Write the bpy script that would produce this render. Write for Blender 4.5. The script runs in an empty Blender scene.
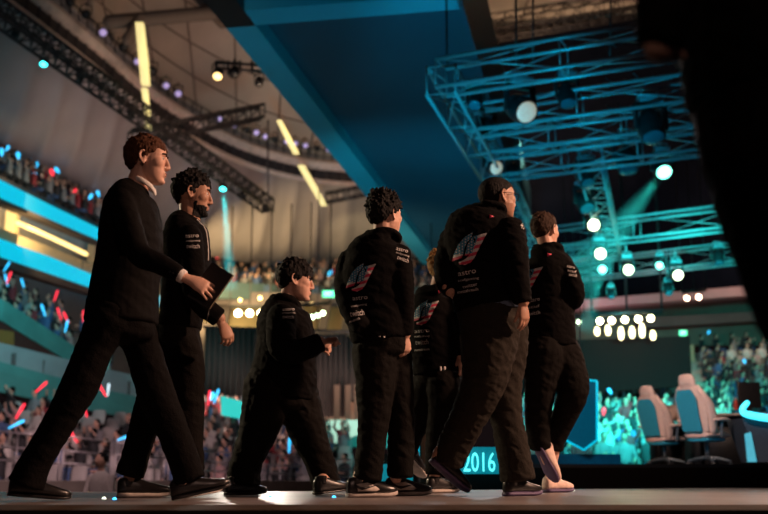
import bpy, bmesh, math, random
from mathutils import Vector, Matrix, noise
from mathutils.bvhtree import BVHTree
random.seed(7)
S = bpy.context.scene
COL = S.collection
R = math.radians
# ---------------- camera ----------------
F = 1067.0; TH = R(11.29); CAMZ = 0.15
cd = bpy.data.cameras.new('camera'); cam = bpy.data.objects.new('camera', cd); COL.objects.link(cam)
cam.location = (0, 0, CAMZ); cam.rotation_euler = (math.pi/2 + TH, 0, 0)
cd.sensor_width = 36; cd.lens = F/768*36; cd.clip_start = .05; cd.clip_end = 400
cd.dof.use_dof = True; cd.dof.focus_distance = 6.25; cd.dof.aperture_fstop = 1.9
S.camera = cam
S.view_settings.view_transform = 'Standard'; S.view_settings.look = 'None'
S.view_settings.exposure = 0; S.view_settings.gamma = 1; S.view_settings.use_curve_mapping = False
# ---------------- world ----------------
w = bpy.data.worlds.new('world'); S.world = w; w.use_nodes = True
w.node_tree.nodes['Background'].inputs[0].default_value = (.55, .34, .36, 1)
w.node_tree.nodes['Background'].inputs[1].default_value = .012
# ---------------- lights ----------------
def light(kind, name, loc, target, power, col, size=.3, angle=40, blend=.5, sizey=None, spread=None):
    d = bpy.data.lights.new(name, kind); d.energy = power; d.color = col
    if kind == 'SPOT': d.spot_size = R(angle); d.spot_blend = blend; d.shadow_soft_size = size
    if kind == 'AREA':
        d.size = size
        if sizey: d.shape = 'RECTANGLE'; d.size_y = sizey
        if spread: d.spread = R(spread)
    if kind == 'POINT': d.shadow_soft_size = size
    o = bpy.data.objects.new(name, d); COL.objects.link(o); o.location = loc
    if target is not None:
        o.rotation_euler = (Vector(target)-Vector(loc)).to_track_quat('-Z', 'Y').to_euler()
    return o
WARM = (1, .68, .5); CYAN = (.02, .62, .85); TEAL = (.03, .8, .72)
light('SPOT', 'key_spot', (8.5, 5.2, 5.2), (-.4, 6.3, 1.2), 4700, (1, .56, .37), .22, 42)
light('SPOT', 'rim_spot', (-7, 11, 3.4), (1.0, 6.6, 1.15), 1500, (1, .78, .5), .12, 26, .3)
light('SPOT', 'rim_right_spot', (5.5, 13, 4.0), (.2, 6.8, 1.1), 500, (1, .66, .52), .15, 50)
light('SPOT', 'front_spot', (1.6, -2.5, 3.8), (-.1, 6.5, 1.2), 200, (1, .60, .47), .4, 34)
light('SPOT', 'floor_spot', (2.0, 17, 6), (.2, 7.0, 0), 420, (1, .82, .8), .3, 40)
light('SPOT', 'added_graze_spot', (-1.9, 16, 2.0), (-.5, 7.0, 0), 420, (1, .88, .76), .35, 24, .8)  # added low lamp hidden in the crowd, for the bright band on the floor
light('SPOT', 'cyan_floor_spot', (1.5, 13, 5), (.6, 7.4, .1), 160, CYAN, .3, 22)
light('SPOT', 'chair_spot', (1.6, 10.5, 4.6), (4.8, 15.8, .8), 1900, (1, .66, .50), .3, 36)
light('SPOT', 'chair_cyan_spot', (1.5, 11.0, 1.4), (4.6, 16, .6), 150, (.0, .5, .9), .3, 52)
light('AREA', 'crowd_teal_wash', (7.5, 21.5, 5.6), (8.6, 36, 1.0), 1400, TEAL, 6, sizey=1.5, spread=70)
light('AREA', 'screen_wash', (8.5, 33, 5.6), (8.5, 36, 3.4), 60, (1, .62, .55), 2)
light('AREA', 'crowd_left_wash', (-5, 14, 6), (-9.5, 29, 1), 380, (1, .66, .66), 4, spread=110)
light('AREA', 'crowd_left_teal', (-9, 25, 9), (-15.5, 38, 6), 230, (.05, .75, .8), 4, spread=80)
light('AREA', 'crowd_mid_teal', (-7.5, 36, 7), (-7.8, 43, 3.5), 70, TEAL, 3, spread=70)
light('SPOT', 'box_wash', (0, 20, .9), (1.4, 42, 10), 9000, (.0, .50, .68), .5, 46, .8)
light('SPOT', 'box_near_wash', (-.5, 16.5, .6), (.4, 27, 10), 1500, (.0, .46, .72), .5, 78, .8)
light('AREA', 'soffit_wash', (9, 47.5, 6.0), (10, 50, 9.2), 130, (1, .55, .55), 2)
light('SPOT', 'truss_wash', (-.5, 13.5, .5), (4.0, 22, 7), 2900, (.0, .5, .8), .3, 54)
light('SPOT', 'far_truss_wash', (5.0, 26, 1.5), (7.5, 36, 7), 420, (.02, .6, .85), .3, 70)
light('AREA', 'roof_wash', (-2, 40, 1), (-9, 64, 18), 900, (1, .60, .48), 8, spread=100)
light('SPOT', 'roof_upper_wash', (-4, 36, 10), (-4, 52, 27), 1400, (1, .68, .46), .8, 110)
light('SPOT', 'fabric_uplight', (-1.8, 58, 10.5), (-2.0, 69, 15.2), 1900, (1, .80, .38), .4, 20)
light('SPOT', 'added_hand_spot', (-1.5, .4, 2.4), (.56, 2.0, 1.14), 14, (1, .62, .48), .05, 9)  # added lamp, there just to brighten the near figure's hand
light('SPOT', 'roof_right_wash', (6, 42, 13), (6, 53, 22), 7500, (1, .66, .40), .8, 100)
light('AREA', 'stand_right_wash', (19, 46, 13), (20, 58, 6), 560, (1, .62, .45), 4)
light('AREA', 'concourse_wash', (-15, 44, 10.6), (-19.5, 50, 9.9), 120, (1, .72, .32), 3)
light('AREA', 'far_concourse_wash', (-8, 61, 10.2), (-8, 70, 9.0), 900, (1, .72, .32), 5)
# ---------------- projection helpers (photo pixel -> world) ----------------
C0 = Vector((0, 0, CAMZ)); FW = Vector((0, math.cos(TH), math.sin(TH))); UP = Vector((0, -math.sin(TH), math.cos(TH)))
def ray(px, py): return FW*F + Vector((1, 0, 0))*(px-384) + UP*(257-py)
def P(px, py, Y):
    r = ray(px, py); return C0 + r*(Y/r.y)
def G(px, py, z):
    r = ray(px, py); return C0 + r*((z-CAMZ)/r.z)
def mpp(p): return (p-C0).dot(FW)/F       # metres per pixel at a point
def proj(p):
    d = p-C0; k = F/d.dot(FW); return (384+d.x*k, 257-d.dot(UP)*k)
# ---------------- materials ----------------
MATS = {}
def mat(name, col=(.5, .5, .5), rough=.6, metal=0, emit=None, es=1, var=.15, scale=30, bump=0, stretch=None, trans=0, sample=True, spec=.5):
    if name in MATS: return MATS[name]
    m = bpy.data.materials.new(name); m.use_nodes = True; nt = m.node_tree; b = nt.nodes['Principled BSDF']
    b.inputs['Roughness'].default_value = rough; b.inputs['Metallic'].default_value = metal
    b.inputs['Specular IOR Level'].default_value = spec
    tc = nt.nodes.new('ShaderNodeTexCoord'); nz = nt.nodes.new('ShaderNodeTexNoise'); nz.inputs['Scale'].default_value = scale
    nz.inputs['Detail'].default_value = 4
    src = tc.outputs['Object']
    if stretch:
        mp = nt.nodes.new('ShaderNodeMapping'); mp.inputs['Scale'].default_value = stretch
        nt.links.new(src, mp.inputs[0]); src = mp.outputs[0]
    nt.links.new(src, nz.inputs['Vector'])
    rp = nt.nodes.new('ShaderNodeValToRGB'); rp.color_ramp.elements[0].position = .3; rp.color_ramp.elements[1].position = .7
    rp.color_ramp.elements[0].color = (*[c*(1-var) for c in col], 1); rp.color_ramp.elements[1].color = (*[min(1, c*(1+var)) for c in col], 1)
    nt.links.new(nz.outputs['Fac'], rp.inputs[0]); nt.links.new(rp.outputs[0], b.inputs['Base Color'])
    if bump:
        bp = nt.nodes.new('ShaderNodeBump'); bp.inputs['Strength'].default_value = bump; bp.inputs['Distance'].default_value = .02
        nt.links.new(nz.outputs['Fac'], bp.inputs['Height']); nt.links.new(bp.outputs[0], b.inputs['Normal'])
    if emit:
        b.inputs['Emission Color'].default_value = (*emit, 1); b.inputs['Emission Strength'].default_value = es
        if not sample: m.cycles.emission_sampling = 'NONE'
    if trans: b.inputs['Transmission Weight'].default_value = trans
    MATS[name] = m; return m
M_cloth = mat('black_fabric', (.0034, .0029, .0031), .85, bump=.25, scale=120, var=.3, spec=.08)
M_hood = mat('hoodie_fabric', (.0034, .0029, .0031), .9, bump=.3, scale=160, var=.3, spec=.08)
M_trou = mat('trouser_fabric', (.006, .005, .0045), .8, bump=.3, scale=140, var=.3, spec=.08)
M_jean = mat('brown_denim', (.026, .022, .018), .9, bump=.3, scale=180, var=.3, spec=.1)
M_suit = mat('suit_wool', (.0034, .0029, .0031), .75, bump=.2, scale=200, var=.3, spec=.08)
M_skin = mat('skin', (.68, .40, .30), .5, var=.08, scale=25, spec=.35)
M_skin2 = mat('brown_skin', (.36, .19, .12), .5, var=.08, scale=25, spec=.35)
M_skin3 = mat('tan_skin', (.46, .25, .17), .5, var=.08, scale=25, spec=.35)
M_lip = mat('lip', (.42, .13, .11), .45)
M_eye = mat('eye_white', (.65, .6, .56), .2); M_iris = mat('iris', (.03, .02, .015), .15)
M_hbk = mat('black_hair', (.006, .005, .005), .75, spec=.2, bump=.6, scale=90, stretch=(1, 1, .4))
M_hbr = mat('brown_hair', (.075, .028, .013), .75, spec=.2, bump=.6, scale=90, stretch=(1, 1, .4))
M_hdb = mat('dark_brown_hair', (.035, .017, .010), .75, spec=.2, bump=.6, scale=90, stretch=(1, 1, .4))
M_hbl = mat('blond_hair', (.34, .19, .07), .75, spec=.2, bump=.6, scale=90, stretch=(1, 1, .4))
M_white = mat('white_cotton', (.72, .68, .66), .7, bump=.2, scale=90)
M_print = mat('print_white', (.62, .58, .57), .6)
M_pblue = mat('print_blue', (.03, .22, .36), .6); M_pred = mat('print_red', (.62, .04, .10), .6)
M_blk = mat('black_metal', (.012, .012, .014), .45, .3); M_blkp = mat('black_plastic', (.015, .014, .016), .4)
M_shoeb = mat('black_leather', (.012, .011, .012), .3); M_sole = mat('rubber_sole', (.5, .44, .40), .7)
M_solep = mat('purple_sole', (.10, .07, .16), .6); M_shoew = mat('white_leather', (.78, .58, .50), .5)
M_shoeg = mat('grey_suede', (.30, .24, .22), .8)
M_steel = mat('steel', (.55, .55, .58), .35, .9); M_alu = mat('truss_aluminium', (.5, .52, .55), .4, .6)
# ---------------- object helpers ----------------
ORG = {}
def prop(o, label=None, cat=None, group=None, kind=None):
    if label: o['label'] = label
    if cat: o['category'] = cat
    if group: o['group'] = group
    if kind: o['kind'] = kind
    return o
def empty(name, loc, label, cat, group=None):
    o = bpy.data.objects.new(name, None); COL.objects.link(o); o.location = loc; ORG[o.name] = Vector(loc)
    o.empty_display_size = .1
    return prop(o, label, cat, group)
def obj(name, src, mats, parent=None, smooth=True, origin=None, **kw):
    """src: bmesh or mesh in world coordinates"""
    if isinstance(src, bmesh.types.BMesh):
        me = bpy.data.meshes.new(name); bmesh.ops.recalc_face_normals(src, faces=src.faces) ; src.to_mesh(me); src.free()
    else: me = src; me.name = name
    mi_ = [p.material_index for p in me.polygons]; me.materials.clear()
    for m in (mats if isinstance(mats, (list, tuple)) else [mats]): me.materials.append(m)
    if isinstance(mats, (list, tuple)): me.polygons.foreach_set('material_index', mi_)
    o = bpy.data.objects.new(name, me); COL.objects.link(o)
    if parent is not None:
        o.parent = parent; og = ORG[parent.name]; me.transform(Matrix.Translation(-og)); ORG[o.name] = og
    else:
        if origin is None:
            n = len(me.vertices); xs = [v.co for v in me.vertices]
            origin = Vector((sum(c.x for c in xs)/n, sum(c.y for c in xs)/n, min(c.z for c in xs)))
        origin = Vector(origin); o.location = origin; me.transform(Matrix.Translation(-origin)); ORG[o.name] = origin
    if smooth:
        me.polygons.foreach_set('use_smooth', [True]*len(me.polygons))
    prop(o, **kw); return o
def copy_tree(o, parent=None):
    c = o.copy(); COL.objects.link(c); c.parent = parent
    for ch in list(o.children): copy_tree(ch, c)
    return c
def BM(): return bmesh.new()
def box(bm, c, s, rot=None, mi=0, bev=0):
    r = bmesh.ops.create_cube(bm, size=1, matrix=Matrix.Translation(Vector(c)) @ (rot.to_4x4() if rot else Matrix()) @ Matrix.Diagonal((*s, 1)))
    fs = {f for v in r['verts'] for f in v.link_faces}
    for f in fs: f.material_index = mi
    if bev:
        es = {e for f in fs for e in f.edges}
        rr = bmesh.ops.bevel(bm, geom=list(es), offset=bev, segments=2, affect='EDGES', profile=.5)
        for f in rr['faces']: f.material_index = mi
def ell(bm, c, r, rot=None, mi=0, u=16, v=10):
    m = Matrix.Translation(Vector(c)) @ (rot.to_4x4() if rot else Matrix()) @ Matrix.Diagonal((*(r if hasattr(r, '__len__') else (r, r, r)), 1))
    q = bmesh.ops.create_uvsphere(bm, u_segments=u, v_segments=v, radius=1, matrix=m)
    for f in {f for vv in q['verts'] for f in vv.link_faces}: f.material_index = mi
def cyl(bm, a, b, r, n=8, r2=None, mi=0):
    a, b = Vector(a), Vector(b); d = b-a; L = d.length
    if L < 1e-6: return
    m = Matrix.Translation((a+b)/2) @ d.to_track_quat('Z', 'Y').to_matrix().to_4x4()
    q = bmesh.ops.create_cone(bm, cap_ends=True, segments=n, radius1=r, radius2=r if r2 is None else r2, depth=L, matrix=m)
    for f in {f for vv in q['verts'] for f in vv.link_faces}: f.material_index = mi
def quad(bm, pts, mi=0):
    f = bm.faces.new([bm.verts.new(p) for p in pts]); f.material_index = mi; return f
def prism(bm, pts, off, mi=0):
    """extruded polygon: pts world list, off Vector thickness"""
    a = [bm.verts.new(p) for p in pts]; b = [bm.verts.new(Vector(p)+off) for p in pts]
    bm.faces.new(a).material_index = mi; bm.faces.new(b[::-1]).material_index = mi
    n = len(pts)
    for i in range(n): bm.faces.new((a[i], b[i], b[(i+1) % n], a[(i+1) % n])).material_index = mi
def tube(bm, secs, n=16, sub=4, cap=(1, 1), depth=Vector((0, 1, 0)), mi=0):
    """secs: (centre, ra, rb); ra across the path, rb along 'depth'. smooth spline, rounded ends"""
    pts = [(Vector(c), a, b) for c, a, b in secs]; out = []
    def cr(a, b, c, d, t): return .5*((2*b)+(c-a)*t+(2*a-5*b+4*c-d)*t*t+(3*b-a-3*c+d)*t**3)
    m = len(pts)
    for i in range(m-1):
        p0, p1, p2, p3 = pts[max(i-1, 0)], pts[i], pts[i+1], pts[min(i+2, m-1)]
        for k in range(sub):
            t = k/sub; out.append(tuple(cr(p0[j], p1[j], p2[j], p3[j], t) for j in range(3)))
    out.append(pts[-1]); N = len(out); rings = []
    tans = [(out[min(i+1, N-1)][0]-out[max(i-1, 0)][0]).normalized() for i in range(N)]
    def ring(c, a, b, t):
        d = depth-depth.dot(t)*t
        if d.length < .05: d = Vector((1, 0, 0)) - t.x*t
        d.normalize(); s = t.cross(d)
        return [bm.verts.new(c+s*(a*math.cos(q*2*math.pi/n))+d*(b*math.sin(q*2*math.pi/n))) for q in range(n)]
    def capr(i, sg, k):
        c, a, b = out[i]; t = tans[i]; h = min(a, b)*k
        return [(c+t*sg*h*math.sin(u), a*math.cos(u), b*math.cos(u), t) for u in (R(30), R(60), R(80))]
    seq = []
    if cap[0]: seq += capr(0, -1, cap[0])[::-1]
    seq += [(*out[i], tans[i]) for i in range(N)]
    if cap[1]: seq += capr(N-1, 1, cap[1])
    for c, a, b, t in seq: rings.append(ring(c, a, b, t))
    for r0, r1 in zip(rings, rings[1:]):
        for q in range(n):
            f = bm.faces.new((r0[q], r0[(q+1) % n], r1[(q+1) % n], r1[q])); f.material_index = mi
    bm.faces.new(rings[0][::-1]).material_index = mi; bm.faces.new(rings[-1]).material_index = mi
def remesh(bm, vox, it=3, fac=.5):
    bmesh.ops.recalc_face_normals(bm, faces=bm.faces)
    me = bpy.data.meshes.new('tmp'); bm.to_mesh(me); bm.free()
    o = bpy.data.objects.new('tmp', me); COL.objects.link(o)
    m = o.modifiers.new('r', 'REMESH'); m.mode = 'VOXEL'; m.voxel_size = vox
    if it:
        s = o.modifiers.new('s', 'SMOOTH'); s.iterations = it; s.factor = fac
    dg = bpy.context.evaluated_depsgraph_get(); out = bpy.data.meshes.new_from_object(o.evaluated_get(dg))
    bpy.data.objects.remove(o); bpy.data.meshes.remove(me); return out
def wrinkle(me, amp, fx, fz, seed=0, ridged=True):
    ns = [v.normal.copy() for v in me.vertices]
    for v, n_ in zip(me.vertices, ns):
        p = v.co; q = Vector((p.x*fx+seed, p.y*fx, p.z*fz+p.x*fx*.8))
        k = noise.noise(q)+.5*noise.noise(q*2.1)
        if ridged: k = .5-abs(k)*1.6
        v.co = p+n_*amp*k
    me.update()
# ---------------- people ----------------
def head_matrix(c, yaw, pitch=0, roll=0, s=1):
    return Matrix.Translation(c) @ Matrix.Rotation(R(yaw), 4, 'Z') @ Matrix.Rotation(-R(pitch), 4, 'Y') @ Matrix.Rotation(R(roll), 4, 'X') @ Matrix.Scale(s, 4)
def add_head(bm, H, jaw=1.0):
    q = H.to_3x3()
    def E(c, r, ry=0):
        rot = (H.to_3x3().normalized() @ Matrix.Rotation(R(ry), 3, 'Y'))
        s = H.to_scale()[0]; ell(bm, H @ Vector(c), [x*s for x in r], rot, u=24, v=16)
    E((-.016, 0, .030), (.098, .076, .088)); E((.012, 0, .040), (.078, .070, .072))
    # face loft from the brow to the chin
    lv = [(.075, .074, -.03, .055), (.05, .086, -.03, .066), (.03, .090, -.03, .069), (.012, .083, -.03, .070), (-.012, .084, -.03, .069),
          (-.035, .085, -.035, .064*jaw), (-.06, .087, -.04, .058*jaw), (-.08, .083, -.03, .051*jaw), (-.098, .082, -.005, .040*jaw), (-.112, .074, .02, .024*jaw)]
    s = H.to_scale()[0]; rings = []
    for z, fx, bx, hw in lv:
        cx, a = (fx+bx)/2, (fx-bx)/2; rg = []
        for i in range(24):
            t = i*2*math.pi/24; ct, st = math.cos(t), math.sin(t)
            x = cx+a*math.copysign(abs(ct)**.8, ct); y = hw*math.copysign(abs(st)**.85, st)
            rg.append(bm.verts.new(H @ Vector((x, y, z))))
        rings.append(rg)
    for a, b in zip(rings, rings[1:]):
        for i in range(24): bm.faces.new((a[i], b[i], b[(i+1) % 24], a[(i+1) % 24]))
    bm.faces.new(rings[0]); bm.faces.new(rings[-1][::-1])
    def T(ps, n=10):
        tube(bm, [(H @ Vector(c), a*s, b*s) for c, a, b in ps], n=n, sub=3, depth=H.to_3x3() @ Vector((0, 1, 0)))
    T([((.082, 0, .028), .007, .009), ((.091, 0, .006), .009, .009), ((.100, 0, -.016), .010, .011), ((.104, 0, -.030), .010, .012)])
    for y in (-1, 1):
        E((.092, y*.012, -.034), (.011, .008, .008)); E((.078, y*.022, .031), (.012, .022, .007)); E((.048, y*.043, -.010), (.036, .027, .034))
    E((.088, 0, -.058), (.008, .022, .005)); E((.086, 0, -.070), (.008, .019, .006)); E((.074, 0, -.099), (.017, .022, .014))
    for y in (-1, 1):
        T([((.004, y*.074, .024), .004, .004), ((-.006, y*.083, .036), .0045, .0045), ((-.020, y*.087, .032), .0045, .0045), ((-.027, y*.087, .012), .0045, .0045),
           ((-.020, y*.083, -.010), .0045, .0045), ((-.006, y*.078, -.026), .006, .006), ((.001, y*.074, -.014), .004, .004)], 8)
        E((-.010, y*.078, .008), (.016, .005, .024), 12)
def face_bits(H, parent, skin, brow):
    for y in (-1, 1):
        b = BM(); ell(b, H @ Vector((.0715, y*.030, .011)), .0115, u=14, v=10); e = obj('eye', b, M_eye, parent)
        b = BM(); ell(b, H @ Vector((.0795, y*.031, .011)), (.0045, .0055, .0055), H.to_3x3().normalized()); obj('iris', b, M_iris, e)
        b = BM(); tube(b, [(H @ Vector(c), r, r) for c, r in [((.090, y*.012, .030), .0042), ((.090, y*.028, .035), .005), ((.078, y*.048, .031), .0035)]], n=8)
        obj('eyebrow', b, brow, parent)
    b = BM(); Rr = H.to_3x3().normalized()
    ell(b, H @ Vector((.0925, 0, -.059)), (.005, .018, .0035), Rr); ell(b, H @ Vector((.0905, 0, -.069)), (.005, .016, .004), Rr)
    obj('lips', b, M_lip, parent)
def sockets(me, H, og=None):
    Hi = H.inverted()
    es = [H @ Vector((.078, y*.032, .012)) for y in (-1, 1)]; es2 = [H @ Vector((-.012, y*.088, .010)) for y in (-1, 1)]
    fwd = (H.to_3x3() @ Vector((1, 0, 0))).normalized(); lat = (H.to_3x3() @ Vector((0, 1, 0))).normalized()
    for v in me.vertices:
        if (v.co-H.translation).length > .16: continue
        for e in es:
            d = (v.co-e).length
            if d < .035: v.co -= fwd*.0075*math.exp(-(d/.014)**2)
        for k, e in enumerate(es2):
            d = (v.co-e).length
            if d < .03: v.co -= lat*(.006 if k else -.006)*math.exp(-(d/.009)**2)
def hair(H, parent, m, top=.012, length=.028, tuft=.011, front=.060, side=.005, back=-.055, seed=1, n=420, sweep=(-.4, 0, .25), fringe=0, wild=.35):
    rnd = random.Random(seed); b = BM(); s = H.to_scale()[0]
    for i in range(n):
        z = 1-2*(i+.5)/n; ph = i*2.399963; r = math.sqrt(1-z*z)
        nrm = Vector((r*math.cos(ph), r*math.sin(ph), z)); p = Vector((-.014+nrm.x*(.097+top*.3), nrm.y*(.074+top*.2), .032+nrm.z*(.086+top*.55)))
        # hairline
        if p.x > .045: lim = front-fringe*.03
        elif p.x > .008: lim = side+.02 + (front-side-.02)*(p.x-.008)/.037
        elif p.x > -.035: lim = side+.010
        else: lim = back + (side+.01-back)*max(0, (p.x+.075)/.04)
        if p.z < lim: continue
        up = max(0, nrm.z)
        rr = (tuft*(.75+.5*rnd.random()))*(.65+.35*min(1, (p.z-back)/.10))
        d = (nrm*.55+Vector(sweep)*up+Vector((0, 0, -.8))*(1-up)+Vector((rnd.uniform(-1, 1), rnd.uniform(-1, 1), rnd.uniform(-.6, .6)))*wild).normalized()
        L = length*(.5+up*.7)*(.6+.8*rnd.random())
        q = p-nrm*.006
        ell(b, H @ q, rr*s*1.15, u=7, v=5)
        tube(b, [(H @ q, rr*s, rr*s), (H @ (q+d*L*.55+nrm*.003), rr*s*.8, rr*s*.8), (H @ (q+d*L), rr*s*.5, rr*s*.5)], n=6, sub=1, depth=Vector((.3, .9, .2)).normalized())
    me = remesh(b, .0042, 5 if wild < .2 else 2, .5); return obj('hair', me, m, parent)
def add_hand(bm, W, fdir, back, side, curl=(20, 25, 15), s=1., spread=4, thumb=35, fan=0):
    """W wrist point; fdir along the palm; back = normal out of the back of the hand; side=+1 thumb at fdir x back"""
    f = Vector(fdir).normalized(); b = Vector(back); b = (b-b.dot(f)*f).normalized(); l = f.cross(b)*side
    def pt(x, y, z): return W+(f*x+l*y+b*z)*s
    tube(bm, [(pt(-.03, 0, 0), .026*s, .019*s), (pt(.012, 0, 0), .027*s, .018*s), (pt(.045, .002, .002), .038*s, .016*s), (pt(.085, 0, 0), .040*s, .014*s)], n=14, depth=b)
    for i, (y, L, r) in enumerate([(.030, .072, .0092), (.0105, .080, .0095), (-.0105, .074, .0092), (-.030, .058, .0082)]):
        p = pt(.082-.004*abs(i-1), y, 0); ang = 0; pts = [(p-f*.02*s, r*s, r*s), (p, r*s, r*s)]
        lat = R((1.5-i)*spread)
        k = curl if not fan else [c+fan*i for c in curl]
        for j, seg in enumerate((.45, .30, .25)):
            ang += R(k[j]); d = (f*math.cos(ang)-b*math.sin(ang)+l*math.sin(lat)*math.cos(ang)).normalized()
            p = p+d*L*seg*s; pts.append((p, r*s*(1-.08*(j+1)), r*s*(1-.08*(j+1))))
        tube(bm, pts, n=8, sub=2, depth=l)
    a = R(thumb); p0 = pt(.015, .020, -.004); d1 = (f*math.cos(a)+l*math.sin(a)*.9-b*.35).normalized(); p1 = p0+d1*.042*s
    d2 = (f*math.cos(a*.5)+l*math.sin(a*.5)-b*.45).normalized(); p2 = p1+d2*.030*s; p3 = p2+(d2-b*.3).normalized()*.024*s
    tube(bm, [(p0, .014*s, .014*s), (p1, .0115*s, .0115*s), (p2, .0105*s, .0105*s), (p3, .0085*s, .0085*s)], n=8, sub=2, depth=b)
def add_shoe(parent, heel, toe, kind='sneaker', name='shoe', yawout=0, L=.30, logo=False):
    h, t = Vector(heel), Vector(toe); x = (t-h); x.normalize()
    up = Vector((0, 0, 1)); y = up.cross(x).normalized(); z = x.cross(y)
    def W(a, b, c): return h+x*a+y*b+z*c
    cols = {'dress': (M_shoeb, M_shoeb), 'sneaker': (M_shoeb, M_sole), 'white': (M_shoew, M_solep), 'grey': (M_shoeb, M_solep), 'skate': (M_shoeb, M_sole)}[kind]
    st = .018 if kind == 'dress' else .028
    sec = [(0, .022, .060), (.04, .031, .078), (.14, .035, .088), (.28, .036, .090), (.42, .038, .074), (.58, .044, .058), (.74, .047, .046), (.88, .040, .033), (.96, .028, .022), (1, .013, .008)]
    wf = 1.25 if kind == 'white' else 1
    def build(lo, hi_f, grow):
        b = BM(); rings = []
        for u, hw, top in sec:
            hi = hi_f(top); rg = []; hw2 = hw*wf+grow
            for i in range(20):
                a = i*2*math.pi/20; c, s_ = math.cos(a), math.sin(a)
                yy = hw2*math.copysign(abs(c)**.75, c); zz = (lo+hi)/2+(hi-lo)/2*math.copysign(abs(s_)**.7, s_)
                rise = .012*max(0, (u-.75)/.25)**2
                if zz > lo+.02: yy *= 1-.30*(zz-lo)/(.10)
                rg.append(b.verts.new(W(u*L, yy, zz+rise)))
            rings.append(rg)
        for p, q in zip(rings, rings[1:]):
            for i in range(20): b.faces.new((p[i], p[(i+1) % 20], q[(i+1) % 20], q[i]))
        b.faces.new(rings[0][::-1]); b.faces.new(rings[-1]); return b
    b = build(st*.7, lambda tp: st+tp, 0)
    tube(b, [(W(.20*L, 0, .06), .034, .034), (W(.20*L, 0, .105), .036, .040)], n=14, cap=(0, .2), depth=x)
    up_ = obj(name, b, cols[0], parent)
    so = obj('sole', build(0, lambda tp: st, .004), cols[1], up_)
    if kind in ('sneaker', 'white'):
        b = BM()
        for k in range(4):
            a = .36+k*.07; zt = st+.088-.028*k
            tube(b, [(W(a*L, -.022, zt-.012), .003, .003), (W(a*L, 0, zt+.001), .003, .003), (W(a*L, .022, zt-.012), .003, .003)], n=6)
        obj('laces', b, M_shoeg if kind == 'sneaker' else M_shoew, up_)
    if logo:
        # pale side panel with a dark swoosh, on both sides
        for sd in (-1, 1):
            pan = [(.16, .030), (.52, .030), (.60, .040), (.50, .062), (.36, .078), (.14, .070)]
            b = BM(); prism(b, [W(u*L, sd*(.041+.005*math.sin(u*5)-.25*max(0, v-.03)), v+.004) for u, v in pan], y*sd*.004); obj('side_panel', b, M_sole, up_)
            sw = [(.10, .072), (.14, .050), (.24, .040), (.36, .048), (.60, .070), (.40, .060), (.26, .056), (.18, .060)]
            b = BM(); prism(b, [W(u*L, sd*(.047-.25*max(0, v-.03)), v+.002) for u, v in sw], y*sd*.004); obj('swoosh', b, M_shoeb, up_)
def foot(px0, py0, px1, py1, Y, L=.30, away=1, ground=True):
    a = P(px0, py0, Y); b = P(px1, py1, Y); d = (b-a)
    r = math.sqrt(max(0, L*L-d.length_squared)); b = b+Vector((0, away*r, 0))
    if ground:
        lo = min(a.z, b.z)
        if ground == 'both': a.z = b.z = 0.0
        else: a.z -= lo; b.z -= lo
    x = (b-a).normalized(); return a, a+x*L, (a+x*L*.2+Vector((0, 0, .085)))
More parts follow.
